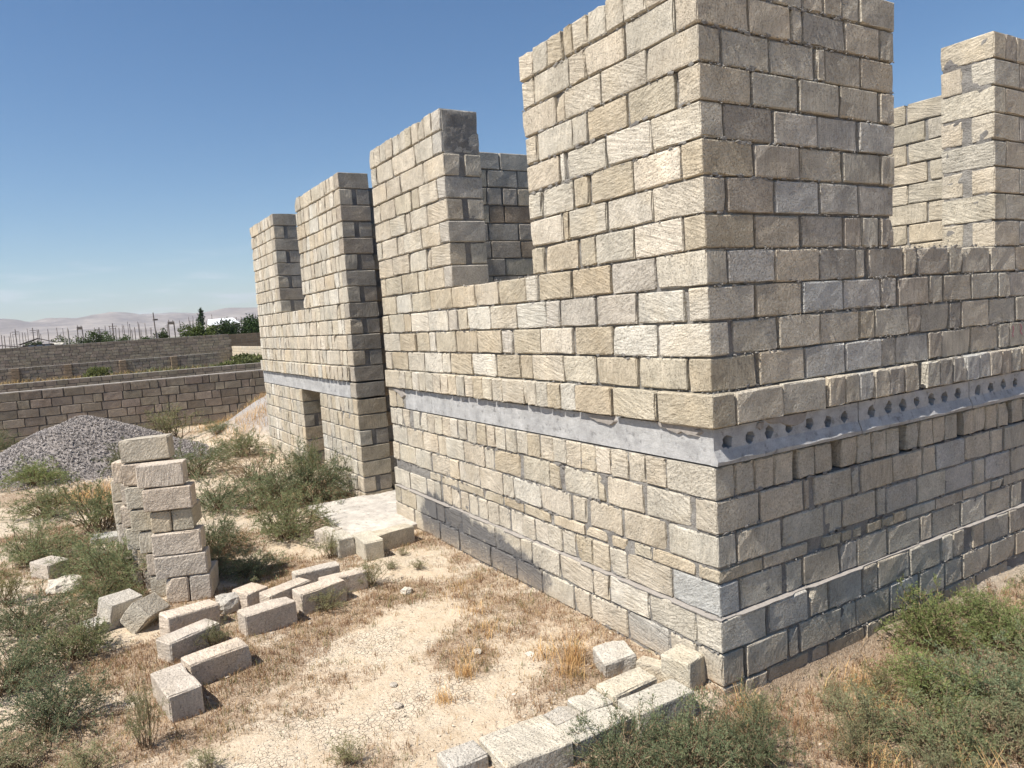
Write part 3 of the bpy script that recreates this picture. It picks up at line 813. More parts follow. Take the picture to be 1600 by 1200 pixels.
for k in range(-1, 21):
    if k in (7, 8): continue
    z = ZJ[k]; n = 60 if k < 8 else 26
    for _ in range(n):
        x = hr.uniform(-4.8 if k <= 13 else -1.74, -0.05)
        if noise.noise(Vector((x * 1.1, z * 2, 4))) < 0.0: continue
        pts.append((x + 2.5, -face_out(k) * (k < 2) - 0.001 - 2.0, z + hr.uniform(-0.012, 0.012))); szs.append(hr.uniform(0.015, 0.060))
mm = lumps_mesh('mortar_pats', pts, szs, M['mortar'], squash=(1.3, 0.13, 0.5)); tag(obj('mortar_pats', mm, house), kind='stuff')
pts = []; szs = []
for k in range(-1, 21):
    if k in (7, 8): continue
    z = ZJ[k]; n = 60 if k < 8 else 34
    for _ in range(n):
        y = hr.uniform(0.05, 3.9 if k <= 13 else 1.78)
        if noise.noise(Vector((y * 1.1, z * 2, 9))) < -0.1: continue
        pts.append((face_out(k) * (k < 2) + 0.001 + 2.5, y - 2.0, z + hr.uniform(-0.012, 0.012))); szs.append(hr.uniform(0.015, 0.060))
mm = lumps_mesh('mortar_pats', pts, szs, M['mortar'], squash=(0.13, 1.3, 0.5)); tag(obj('mortar_pats', mm, house), kind='stuff')
def smear(poly, axis_, off, thick=0.012):
    """a flat irregular pat of mortar on a wall face; poly in (along, z)"""
    n = len(poly); c = (sum(p[0] for p in poly) / n, sum(p[1] for p in poly) / n)
    pl = []
    for (a, b), (c_, d) in zip(poly, poly[1:] + poly[:1]):
        for t in (0, 0.33, 0.66): pl.append((a + (c_ - a) * t + hr.uniform(-.006, .006), b + (d - b) * t + hr.uniform(-.004, .004)))
    P = lambda u, z, o: ((-u, -o, z) if axis_ == 'y' else (o, u, z))
    V = [P(c[0], c[1], off + thick)] + [P(c[0] + (u - c[0]) * .8, c[1] + (z - c[1]) * .8, off + thick * .85) for u, z in pl] + [P(u, z, off - 0.012) for u, z in pl]
    m = len(pl); F = [(0, 1 + i, 1 + (i + 1) % m) for i in range(m)] + [(1 + i, 1 + m + i, 1 + m + (i + 1) % m, 1 + (i + 1) % m) for i in range(m)]
    V = [tuple(Vector(q) - house.location) for q in V]
    obj('mortar_smear', mesh('mortar_smear', V, F, M['smear']), house)
smear([(1.20, 1.515), (0.85, 1.515), (0.83, 1.475), (0.90, 1.44), (1.06, 1.455), (1.15, 1.48)], 'y', 0.0)
smear([(0.52, 1.515), (0.33, 1.52), (0.10, 1.515), (0.07, 1.48), (0.10, 1.455), (0.18, 1.452), (0.22, 1.475), (0.28, 1.45), (0.37, 1.47), (0.46, 1.49)], 'y', 0.0)
smear([(0.40, 1.51), (0.52, 1.515), (0.72, 1.515), (0.86, 1.51), (0.80, 1.44), (0.70, 1.425), (0.62, 1.45), (0.55, 1.47), (0.45, 1.48)], 'x', 0.001, 0.008)
smear([(0.36, 1.50), (0.42, 1.50), (0.42, 1.46), (0.38, 1.45), (0.355, 1.47)], 'x', 0.001, 0.008)
smear([(4.43, 1.51), (4.80, 1.515), (4.60, 1.46), (4.45, 1.40), (4.36, 1.44)], 'y', 0.0)
# pink paint strokes on the shady wall
def stroke(path, wd=0.009):
    V = []; F = []
    for i, (y, z) in enumerate(path):
        V += [(0.0105, y - wd / 2, z), (0.0105, y + wd / 2, z)]
        if i: F.append((2 * i - 2, 2 * i - 1, 2 * i + 1, 2 * i))
    V = [tuple(Vector(q) - house.location) for q in V]
    obj('paint_stroke', mesh('paint_stroke', V, F, M['paint']), house)
stroke([(3.36, 1.88), (3.37, 1.85), (3.355, 1.82), (3.36, 1.79)]); stroke([(3.47, 1.89), (3.50, 1.86), (3.48, 1.83), (3.51, 1.80)])
stroke([(3.39, 1.70), (3.42, 1.66), (3.45, 1.70), (3.40, 1.64)]); stroke([(3.52, 1.68), (3.56, 1.67), (3.53, 1.63)])

# concrete porch in front of the entrance gap
po = rough_box('porch_slab', (-6.0, -0.72, -0.25), (-4.27, 1.6, 0.055), M['porch'], None, 0.04, 0.010)
tag(po, 'pale weathered concrete porch slab at the dark entrance gap', 'porch')

# ------------------------------------------------------------------ boundary walls (all run along Y, faces +X)
def boundary_wall(x, y0, y1, top, base, label, each, depth=0.20, piers=(), pale=False):
    o = empty('boundary_wall', (x, (y0 + y1) / 2, 0)); tag(o, label, 'wall', kind='thing')
    r = random.Random(int(abs(x) * 10)); blocks = []
    n = int(math.ceil((top - base) / 0.2)); 
    for i in range(n):
        z1 = top - 0.2 * i; z0 = z1 - 0.2; y = y0 + r.uniform(0, 0.35)
        while y < y1 - 0.1:
            L = 0.39 if r.random() < 0.86 else r.uniform(0.12, 0.22)
            k = r.uniform(0.80, 1.12); c = (0.345, 0.295, 0.235) if not pale else (0.50, 0.42, 0.30)
            if i == 0 and not pale: k *= 0.85
            b = make_block((x + r.uniform(-.006, .006) - depth / 2, y + L / 2, (z0 + z1) / 2), L, depth, 0.183 + (r.uniform(-.012, .010) if i == 0 else 0), math.pi / 2, (c[0] * k, c[1] * k * r.uniform(.96, 1.03), c[2] * k, 1), r)
            blocks.append(b); y += L + r.uniform(0.012, 0.03)
    for py in piers:
        for i in range(n):
            blocks.append(make_block((x + 0.10, py, top - 0.2 * i - 0.1), 0.38, 0.22, 0.185, math.pi / 2, (0.33, 0.25, 0.17, 1), r))
    vis = blocks if each else []
    block_objects(vis, o, M['brown'])
    if not each: block_mass(blocks, o, M['brown_mass'])
    cc = rough_box('mortar', (-depth + 0.02, y0 - o.location.y, base - 0.2), (-0.018, y1 - o.location.y, top - 0.012), M['dark_mortar'], o, 0.10, 0.006)
    # thin mortar skim on the top
    cap = rough_box('mortar_cap', (-depth + 0.01, y0 - o.location.y, top - 0.012), (-0.012, y1 - o.location.y, top + 0.006), M['porch'], o, 0.12, 0.008)
    return o
boundary_wall(-16.7, -9.0, 5.5, 1.24, -0.16, 'nearest brown stone boundary wall, behind the gravel pile', True)
boundary_wall(-33.3, -14.0, 10.0, 0.76, 0.16, 'low second boundary wall just beyond the nearest one', True)
boundary_wall(-49.8, -18.0, 5.6, 1.02, -0.2, 'third boundary wall with small piers beyond the grassy strip', False, piers=[-12.3, -8.1, -5.8, -3.1, -0.1, 2.9])
boundary_wall(-56.2, -20.0, 7.6, 2.24, -0.2, 'tall dark farthest boundary wall below the poles and hedges', False)
def cross_wall():
    o = empty('boundary_wall', (-47.5, 7.7, 0)); tag(o, 'short sunlit cream wall at the end of the far walls', 'wall', kind='thing')
    r = random.Random(3); bl = []
    for i in range(6):
        x = -56 + r.uniform(0, .3)
        while x < -39:
            L = 0.39 if r.random() < .8 else .18
            bl.append(make_block((x + L / 2, 7.8, 1.2 - .2 * i), L, .2, .186, 0, tone_of('y', r), r)); x += L + .02
    block_mass(bl, o, M['brown_mass'])
    rough_box('mortar', (-8.4, .02, -.2), (8.4, .18, 1.28), M['mortar'], o, 0.3, 0.004)
    obj_ = empty('boundary_wall', (-60, 12, 0)); tag(obj_, 'dark wall continuing beyond the sunlit cream wall', 'wall', kind='thing')
    bl = []
    for i in range(11):
        y = 7.2
        while y < 16:
            L = .39; k = r.uniform(.8, 1.1); bl.append(make_block((-60, y + L / 2, 2.1 - .2 * i), L, .2, .183, math.pi / 2, (.26 * k, .2 * k, .145 * k, 1), r)); y += L + .02
    block_mass(bl, obj_, M['brown_mass']); rough_box('mortar', (-.1, -4.8, -.2), (.08, 4, 2.18), M['mortar'], obj_, .3, .004)
cross_wall()

# ------------------------------------------------------------------ gravel pile
def gravel():
    cx, cy = -12.75, -2.95; H = 0.86; rx, ry = 2.1, 2.35
    def h(x, y):
        r = math.hypot((x - cx) / rx, (y - cy) / ry)
        return H * max(0.0, 1 - sstep(0.0, 1.0, r) * 0.8 - 0.2 * min(1, r)) * (1 + 0.10 * noise.noise(Vector((x * 2, y * 2, 0)))) - 0.06 * sstep(0.85, 1.05, r)
    V = []; F = []; T = []; n = 70
    for i in range(n + 1):
        for j in range(n + 1):
            x = cx + rx * 1.1 * (2 * i / n - 1); y = cy + ry * 1.1 * (2 * j / n - 1)
            V.append((x - cx, y - cy, h(x, y) - 0.02)); T.append((0.24, 0.215, 0.20, 1))
    for i in range(n):
        for j in range(n):
            a = i * (n + 1) + j; F.append((a, a + n + 1, a + n + 2, a + 1))
    pts = []; sz = []; tn = []
    while len(pts) < 21000:
        x = cx + rng.uniform(-1.15, 1.15) * rx; y = cy + rng.uniform(-1.15, 1.15) * ry
        r = math.hypot((x - cx) / rx, (y - cy) / ry)
        if r > 1.12 or (r > 0.9 and rng.random() < (r - 0.9) * 4): continue
        s = rng.uniform(0.014, 0.046)
        pts.append((x - cx, y - cy, max(h(x, y), 0.0) + s * 0.15)); sz.append(s)
        k = rng.uniform(0.55, 1.5); tn.append((0.295 * k, 0.268 * k, 0.25 * k, 1))
    base = obj('gravel_pile', mesh('gravel_pile', V, np.array(F), M['gravel'], smooth=True, tone=T), None, (cx, cy, 0))
    tag(base, 'mound of grey crushed gravel in front of the brown boundary wall', 'gravel', kind='stuff')
    st = obj('gravel_stones', lumps_mesh('gravel_stones', pts, sz, M['gravel'], tones=tn), base); st['kind'] = 'stuff'
gravel()

# ------------------------------------------------------------------ loose blocks
SPOTS = []
def loose(x, y, z, rz, label, L=0.39, D=0.18, H=0.19, tilt=(0.0, 0.0), tone='p', group=None, chip=1, name='limestone_block', seed=None):
    r = random.Random(seed if seed is not None else int((x * 131 + y * 977 + z * 71) * 100))
    V, F = block_arrays(L, D, H, r, 0.010, 0.005, chip)
    o = obj(name, mesh(name, V, F, M['loose'])); o.location = (x, y, z - (0.018 if group is None else 0)); o.rotation_euler = (tilt[0], tilt[1], rz); SPOTS.append((x, y)); o.color = tone_of(tone, r, 0.07)
    tag(o, label, 'block', group or 'loose limestone blocks')
    return o
R90 = math.radians
# row of fallen blocks from the stack towards the porch (centre, angle of the long side)
G0 = 0.085
loose(-1.86, -2.69, G0, R90(8), 'pale block lying with its end towards the bare sand, lowest of the fallen row', tilt=(0.03, 0.0), L=0.42, D=0.19)
loose(-2.12, -2.42, G0, R90(103), 'pale block touching the lowest fallen block, long dark side showing')
loose(-2.60, -2.52, G0, R90(115), 'grass-fronted block lying between the stack and the fallen row')
loose(-3.02, -2.46, G0 + 0.01, R90(106), 'block lying right against the foot of the tall stack', tilt=(0.0, 0.05))
loose(-2.70, -1.96, G0, R90(98), 'dark-sided block lying alone right of the stack')
loose(-2.86, -1.51, G0, R90(100), 'block with a rounded chipped end, nearest in the trio right of the stack', chip=2)
loose(-3.02, -1.74, G0, R90(112), 'block lying slanted behind the dark-sided block', D=0.16)
loose(-3.22, -1.98, G0 - 0.01, R90(20), 'short broken block poking out beside the round boulder', L=0.24, D=0.2, chip=3)
loose(-3.33, -1.40, G0 - 0.01, R90(90), 'thin block farthest back in the trio right of the stack', D=0.13)
loose(-2.99, -1.27, G0, R90(90), 'thin block in the middle of the trio right of the stack', D=0.12, H=0.18)
loose(-4.08, -0.93, 0.10, R90(2), 'rough-ended block lying beside the porch shrubs', L=0.34, D=0.17, chip=2, tone='l')
loose(-3.80, -0.75, 0.105, R90(-3), 'cube-ended block pointing at the camera in front of the porch', L=0.40, D=0.19, tone='y')
loose(-3.89, -0.46, 0.10, R90(98), 'long cream block lying against the foot of the sunny wall by the porch', L=0.41, tone='y')
loose(-4.52, -0.92, 0.07, R90(30), 'small block half hidden under the porch shrub', L=0.24, D=0.18, H=0.16)
loose(-5.42, -3.40, 0.07, R90(32), 'lone block in the weeds at the left edge of the yard', L=0.30, D=0.22, H=0.19)
loose(-3.56, -2.90, 0.14, R90(120), 'block leaning on another to the left of the stack foot', L=0.26, tilt=(0.25, 0.05), tone='g')
loose(-3.55, -3.00, 0.03, R90(118), 'half-buried flat block under the leaning block left of the stack', L=0.34, D=0.24, H=0.12, tone='g')
loose(-3.40, -2.74, 0.10, R90(150), 'pale block tipped on its edge at the stack foot', L=0.36, tilt=(0.75, 0.15), tone='l')
loose(-6.35, -2.72, 0.05, R90(80), 'flat grey slab lying behind the stack, farther of two', L=0.62, D=0.22, H=0.08, tone='g', name='stone_slab')
loose(-5.75, -2.70, 0.04, R90(86), 'flat pale slab lying behind the stack, nearer of two', L=0.60, D=0.20, H=0.08, tone='l', name='stone_slab')
# rough foundation row in the foreground, continuing the line of the shady wall
loose(-0.05, -0.47, 0.005, R90(89), 'large rough stone beside the foreground shrub, end of the foundation row near the house corner', L=0.40, D=0.19, H=0.19, tone='l', chip=2)
loose(-0.08, -0.88, -0.01, R90(91), 'rough stone half covered by the foreground shrub', L=0.38, D=0.18, H=0.18, tone='l', chip=1)
loose(-0.14, -1.27, 0.005, R90(87), 'broadest rough stone of the foreground row', L=0.38, D=0.31, H=0.19, tone='l', chip=1)
loose(-0.24, -1.58, -0.005, R90(89), 'small dark-faced stone at the bottom end of the foreground row', L=0.21, D=0.17, H=0.19, tone='g', chip=1)
loose(-0.27, -0.49, 0.015, R90(93), 'cream stone in the inner line of the foreground row', L=0.34, D=0.17, H=0.17, tone='y', chip=2)
loose(-0.26, -0.77, 0.0, R90(92), 'middle stone of the inner line of the foreground row', L=0.19, D=0.18, H=0.17, tone='l', chip=2)
loose(-0.25, -0.96, -0.01, R90(96), 'mound-topped stone ending the inner line of the foreground row', L=0.19, D=0.15, H=0.17, tone='g', chip=3)
loose(-0.19, -0.12, 0.06, R90(103), 'upright stone with a very dark side at the foot of the house corner', L=0.19, D=0.20, H=0.24, tone='y', chip=2)
loose(-0.57, -0.33, 0.03, R90(75), 'grey weathered stone slumped against the sunny wall', L=0.22, D=0.20, H=0.20, tilt=(0.15, -0.1), tone='g', chip=3)
loose(-0.30, -0.20, 0.025, R90(20), 'narrow curved-edge stone between the foreground row and the wall', L=0.30, D=0.09, H=0.15, tone='y', chip=3)

# irregular boulders
def boulder(x, y, z, s, label, tone, seed, squash=(1, 1, 0.7)):
    r = random.Random(seed); V = []; F = []
    nu, nv = 12, 7
    for j in range(nv + 1):
        for i in range(nu):
            a = 2 * math.pi * i / nu; b = math.pi * j / nv - math.pi / 2
            d = Vector((math.cos(a) * math.cos(b), math.sin(a) * math.cos(b), math.sin(b)))
            k = 1 + 0.28 * noise.noise(d * 1.6 + Vector((seed, 0, 0))) + 0.1 * noise.noise(d * 5 + Vector((0, seed, 0)))
            m = max(abs(d.x), abs(d.y), abs(d.z)); k *= 0.75 + 0.25 / max(m, 0.5) * 0.8
            V.append((d.x * s * k * squash[0], d.y * s * k * squash[1], d.z * s * k * squash[2]))
    for j in range(nv):
        for i in range(nu): F.append((j * nu + i, j * nu + (i + 1) % nu, (j + 1) * nu + (i + 1) % nu, (j + 1) * nu + i))
    o = obj('boulder', mesh('boulder', V, F, M['loose']), None, (x, y, z)); o.color = tone_of(tone, r, .05); tag(o, label, 'stone', 'loose stones')
boulder(-3.25, -2.14, 0.06, 0.115, 'round broken boulder between the stack and the dark-sided block', 'g', 3)
boulder(-4.85, -3.28, 0.03, 0.16, 'pale pitted boulder in the weeds near the lone left block', 'w', 5, (1.2, 1, 0.45))
boulder(-0.04, -0.10, -0.06, 0.055, 'small pale stone at the very foot of the house corner', 'l', 9)
boulder(-2.62, -0.86, 0.01, 0.05, 'small white stone on the sand in front of the sunny wall', 'w', 12)

# ------------------------------------------------------------------ the leaning stack
P0 = Vector((-3.74, -2.57, 0)); SN = Vector((0.9477, -0.3192, 0)); SD = Vector((0.3192, 0.9477, 0)); SA = math.atan2(SD.y, SD.x)
def stacked(u0, u1, z0, z1, back, depth, label, group='blocks of the leaning stack', tone='p', roll=0.0):
    c = P0 + SD * ((u0 + u1) / 2) - SN * (back + depth / 2)
    loose(c.x, c.y, (z0 + z1) / 2, SA, label, L=u1 - u0, D=depth, H=z1 - z0, tilt=(0, roll), tone=tone, group=group, seed=int(z0 * 1000 + u0 * 7777 + back * 313))
stacked(0.020, 0.200, 0.0, 0.215, 0.0, 0.38, 'squarish block at the foot of the stack front, next to the leafy weeds', roll=0.02)
stacked(0.212, 0.380, 0.0, 0.215, 0.0, 0.38, 'squarish block at the foot of the stack front, beside the shaded shrub')
stacked(-0.043, 0.364, 0.222, 0.408, 0.0, 0.18, 'lower of the two long blocks above the foot of the stack')
stacked(-0.050, 0.336, 0.413, 0.600, 0.005, 0.185, 'upper of the two long blocks above the foot of the stack')
stacked(-0.044, 0.115, 0.608, 0.783, 0.03, 0.36, 'small block in mid stack with a notched corner', tone='t')
stacked(0.122, 0.284, 0.608, 0.785, 0.032, 0.36, 'tan small block in mid stack beside the notched one', tone='t')
stacked(-0.082, 0.297, 0.793, 0.985, 0.01, 0.185, 'long block third from the top of the stack', roll=0.0)
stacked(-0.113, 0.249, 0.995, 1.185, 0.02, 0.18, 'long block second from the top, its top face in the sun')
stacked(-0.270, 0.120, 1.195, 1.385, 0.21, 0.18, 'topmost block, set back and tilted on the tall stack', tone='l', roll=-0.03)
sr = random.Random(5)
for col_i, back in enumerate((0.20, 0.40, 0.60, 0.80)):
    z = 0.0; top = (1.19, 1.19, 1.0, 0.80)[col_i]; k = 0
    while z + 0.19 <= top + 0.02:
        sh = -0.15 - 0.14 * z - 0.115 * col_i + sr.uniform(-0.04, 0.03)
        stacked(sh, sh + 0.385, z, z + 0.188, back + sr.uniform(0.0, 0.012), 0.18, 'limestone block in the ragged rear columns of the tall stack', 'rear blocks of the stack', sr.choice('lppt'))
        z += 0.198; k += 1

# ------------------------------------------------------------------ shrubs
def leaf_quads(P, D, ln, wd, tone):
    n = len(P); D = D / np.linalg.norm(D, axis=1, keepdims=True)
    S = np.cross(D, nr.normal(size=(n, 3))); S /= np.linalg.norm(S, axis=1, keepdims=True) + 1e-9
    ln = np.asarray(ln).reshape(-1, 1); wd = np.asarray(wd).reshape(-1, 1)
    V = np.stack([P, P + D * ln * 0.5 + S * wd * 0.5, P + D * ln, P + D * ln * 0.5 - S * wd * 0.5], 1)
    return V.reshape(-1, 3), np.arange(4 * n).reshape(n, 4), np.repeat(tone, 4, axis=0)
GREEN = {'g': ((0.125, 0.160, 0.090), (0.225, 0.255, 0.150)), 'y': ((0.135, 0.180, 0.065), (0.225, 0.260, 0.110)), 's': ((0.145, 0.165, 0.090), (0.250, 0.245, 0.140)), 'd': ((0.24, 0.185, 0.15), (0.34, 0.27, 0.22))}
def shrub_meshes(kind, seed, n_stem, n_twig, n_leaf, R=0.40, H=0.50):
    r = np.random.default_rng(seed)
    P = []; D = []; sv = []; sf = []
    lobes = r.normal(size=(7, 3)); lobes[:, 2] = np.abs(lobes[:, 2]); lobes /= np.linalg.norm(lobes, axis=1, keepdims=True)
    amp = r.uniform(0.70, 1.12, 7)
    for s in range(n_stem):
        az = r.uniform(0, 2 * math.pi); tilt = math.acos(1 - 0.92 * r.uniform() ** 0.8) if kind != 's' else r.uniform(0, 1.1)
        d = np.array([math.sin(tilt) * math.cos(az), math.sin(tilt) * math.sin(az), math.cos(tilt)])
        k = (np.maximum(lobes @ d, 0) ** 4 * amp).sum() / ((np.maximum(lobes @ d, 0) ** 4).sum() + 1e-6)
        Ls = r.uniform(0.60, 1.18) * k
        b = np.array([r.normal() * 0.05, r.normal() * 0.05, -0.01])
        tip = b + d * Ls * np.array([R, R, H]) * 1.0
        bend = np.array([0, 0, 0.10]) * math.sin(tilt) + r.normal(size=3) * 0.035
        pts = [b + (tip - b) * t + bend * math.sin(math.pi * t) for t in np.linspace(0, 1, 6)]
        for i in range(5):
            a, c = pts[i], pts[i + 1]; wdt = 0.0035 * (1 - i / 6) + 0.0008
            q = np.cross(c - a, r.normal(size=3)); q /= np.linalg.norm(q) + 1e-9
            o = len(sv); sv += [a - q * wdt, a + q * wdt, c + q * wdt * .8, c - q * wdt * .8]; sf.append((o, o + 1, o + 2, o + 3))
        for t in range(n_twig):
            u = r.uniform(0.15, 1.0) ** 0.65; f = u * 5; i = min(4, int(f)); base = pts[i] + (pts[i + 1] - pts[i]) * (f - i)
            td = (pts[i + 1] - pts[i]); td = td / np.linalg.norm(td) * 0.9 + r.normal(size=3) * 0.55 + np.array([0, 0, 0.25]); td /= np.linalg.norm(td)
            tl = r.uniform(0.03, 0.095) * (1.2 - 0.4 * u)
            m = n_leaf
            uu = r.uniform(0.1, 1.0, m)[:, None]
            P.append(base + td * tl * uu); D.append(td + r.normal(size=(m, 3)) * 0.6 + np.array([0, 0, 0.15]))
    P = np.concatenate(P); D = np.concatenate(D); n = len(P)
    lo, hi = np.array(GREEN[kind][0]), np.array(GREEN[kind][1])
    up = np.clip(P[:, 2:3] / H, 0, 1)
    mixv = np.clip(r.uniform(0, 1, (n, 1)) * 0.75 + 0.25 * r.uniform(0, 1), 0, 1)
    T = lo + (hi - lo) * mixv
    dead = r.uniform(size=n) < (0.10 if kind != 'd' else 0.5) ; T[dead] = np.array([0.26, 0.20, 0.12]) * r.uniform(0.7, 1.2, (dead.sum(), 1))
    T = np.concatenate([T, np.ones((n, 1))], 1)
    V, F, TT = leaf_quads(P, D, r.uniform(0.008, 0.024, n), r.uniform(0.003, 0.006, n), T)
    return mesh('foliage', V, F, M['leaf'], tone=TT), mesh('stems', np.array(sv), np.array(sf), M['stem'])
SHR = {'g': [shrub_meshes('g', 40 + i, 90, 20, 9) for i in range(4)], 'y': [shrub_meshes('y', 50 + i, 90, 20, 9) for i in range(3)],
       's': [shrub_meshes('s', 60 + i, 46, 16, 8, 0.34, 0.5) for i in range(3)], 'd': [shrub_meshes('d', 70, 70, 10, 4)]}
SHRUBS = [
 (-2.05, -3.34, 0.32, 0.36, 'g', 'large grey-green shrub nearest the lower left corner'),
 (-2.76, -3.60, 0.30, 0.38, 'g', 'tall grey-green shrub cut by the left edge, above the lowest one'),
 (-3.05, -3.22, 0.33, 0.36, 'g', 'spreading shrub in the middle of the left-hand thicket'),
 (-3.75, -3.52, 0.36, 0.36, 'g', 'wide low shrub at the left edge below the lone block'),
 (-3.95, -2.98, 0.30, 0.34, 'g', 'shrub growing over the leaning blocks left of the stack'),
 (-4.55, -2.85, 0.44, 0.52, 'g', 'bushy shrub hugging the left side of the stack'),
 (-4.75, -3.70, 0.28, 0.30, 's', 'thin pale weed clump at the left edge beside the white boulder'),
 (-1.46, -2.90, 0.13, 0.34, 's', 'slim upright weed standing below the lowest fallen block'),
 (-1.35, -3.20, 0.24, 0.16, 's', 'low weed clump along the bottom edge, left of the slim weed'),
 (-1.68, -3.52, 0.22, 0.16, 's', 'low weed clump in the very bottom left corner'),
 (-1.02, -2.66, 0.14, 0.10, 's', 'tiny weed tuft at the bottom edge right of the slim weed'),
 (-11.0, -3.68, 0.55, 0.44, 'y', 'yellow-green bush at the front foot of the gravel pile'),
 (-8.3, -3.5, 0.46, 0.46, 'g', 'grey-green shrub on pale soil in front of the gravel bush'),
 (-6.95, -2.92, 0.48, 0.64, 'g', 'dark shrub directly behind the left side of the stack'),
 (-5.98, -3.52, 0.42, 0.44, 'g', 'shrub just behind the lone block at left'),
 (-5.25, -3.06, 0.34, 0.36, 'g', 'shrub between the lone block and the stack'),
 (-15.6, -4.55, 0.50, 0.60, 'g', 'green bush against the boundary wall at the left end'),
 (-11.0, -2.35, 0.36, 0.50, 'g', 'bush on the right flank of the gravel pile'),
 (-14.3, -1.35, 0.72, 0.70, 's', 'greyish loose bush against the boundary wall right of the gravel'),
 (-9.6, -1.50, 0.62, 0.60, 'g', 'dark round bush seen just right of the top stack block'),
 (-10.9, -0.55, 0.52, 0.52, 'g', 'bush on the slope below the earth mound'),
 (-8.5, -0.90, 0.50, 0.58, 'd', 'dry pinkish-grey bush beside the far end of the house'),
 (-6.85, -1.62, 0.46, 0.44, 'g', 'low shrub between the stack and the big entrance bushes'),
 (-4.95, -1.95, 0.30, 0.46, 'g', 'shrub close to the right side of the stack'),
 (-6.45, -1.02, 0.56, 0.68, 'g', 'large grey-green bush in front of the basement doorway'),
 (-6.45, -0.45, 0.50, 0.68, 'g', 'large dark bush touching the end pier of the far wing'),
 (-4.95, -1.22, 0.48, 0.50, 'g', 'round dark bush nearest in the entrance clump'),
 (-7.7, -0.25, 0.28, 0.66, 'g', 'bush growing in the basement doorway'),
 (-4.02, -1.80, 0.32, 0.24, 'g', 'low shrub behind the round boulder'),
 (-4.0, -1.06, 0.20, 0.22, 's', 'small weed in front of the rough-ended porch block'),
 (-2.98, -1.06, 0.20, 0.20, 's', 'small weed at the end of the thin middle block'),
 (-2.72, -1.50, 0.20, 0.15, 's', 'small weed covering the front of the chipped-end block'),
 (-3.24, -0.74, 0.10, 0.07, 's', 'tiny green weed on sand in front of the porch blocks'),
 (-3.09, -0.54, 0.11, 0.08, 's', 'tiny green weed on sand near the tar-smeared wall foot'),
 (-3.55, -0.50, 0.08, 0.08, 's', 'tiny green weed beside the long cream block'),
 (-2.52, -2.36, 0.16, 0.18, 's', 'thin grass-like weed in front of the grass-fronted block'),
 (0.27, 1.75, 0.40, 0.44, 'y', 'bright green shrub against the shady wall, nearest the house corner'),
 (0.55, 2.10, 0.38, 0.44, 'y', 'bright green shrub at right, farther along the shady wall'),
 (0.60, 1.05, 0.34, 0.34, 'y', 'bright low shrub below the first one by the shady wall'),
 (0.86, 1.25, 0.34, 0.40, 'g', 'grey-green shrub in the middle of the right-hand thicket'),
 (0.95, 1.75, 0.30, 0.46, 'g', 'grey-green shrub cut by the right edge'),
 (0.60, 0.42, 0.24, 0.30, 's', 'wispy dry-tipped weed left in the right-hand thicket'),
 (0.92, 0.60, 0.34, 0.34, 'g', 'shrub at the bottom of the right-hand thicket'),
 (1.14, 0.90, 0.30, 0.34, 's', 'sparse weed in the lower right corner'),
 (0.35, 2.95, 0.20, 0.26, 's', 'small weed by the shady wall at the right edge'),
 (0.14, 2.45, 0.20, 0.22, 's', 'small weed hugging the shady wall'),
 (0.34, 0.55, 0.13, 0.18, 's', 'small upright weed on brown litter near the house corner'),
 (0.16, -0.90, 0.27, 0.36, 'g', 'blue-green foreground shrub over the rough stones, left part'),
 (0.34, -0.58, 0.29, 0.38, 'g', 'blue-green foreground shrub over the rough stones, right part'),
 (0.50, -0.32, 0.22, 0.32, 'g', 'small blue-green shrub at the bottom edge right of the foreground one'),
 (0.27, -0.02, 0.15, 0.16, 's', 'thin weed between the foreground shrub and the corner litter'),
 (-0.60, -2.05, 0.13, 0.12, 's', 'small weed on pale sand at the bottom edge'),
 (1.05, 0.30, 0.22, 0.22, 's', 'thin weed with dry stalks along the bottom edge at right'),
 (0.74, 0.12, 0.20, 0.20, 's', 'thin grey weed at the bottom edge right of the brown litter'),
 (1.25, 1.25, 0.28, 0.36, 's', 'pale weed filling the right edge above the corner'),
 (0.42, 0.85, 0.16, 0.20, 's', 'pale weed at the front of the bright shrubs'),
 (-15.2, 0.75, 0.30, 0.26, 'g', 'small shrub high on the earth mound'),
 (-13.2, -0.55, 0.32, 0.30, 'g', 'small shrub low on the earth mound'),
 (-5.6, -2.35, 0.26, 0.28, 'g', 'shrub showing between the slabs and the stack'),
 (-4.2, -2.12, 0.22, 0.30, 'g', 'shaded shrub at the foot of the stack, right side'),
]
kr = random.Random(9)
for i, (x, y, R, H, kind, lab) in enumerate(SHRUBS):
    fm, sm = SHR[kind][i % len(SHR[kind])]
    o = empty('shrub', (x, y, gz(x, y)))
    o.rotation_euler = (0, 0, kr.uniform(0, 6.28)); R0, H0 = (0.34, 0.5) if kind == 's' else (0.40, 0.5)
    o.scale = (R / R0 * 1.12, R / R0 * 1.12, H / H0 * 1.12)
    tag(o, lab, 'shrub', 'shrubs and weeds of the yard')
    obj('foliage', fm, o); obj('stems', sm, o)

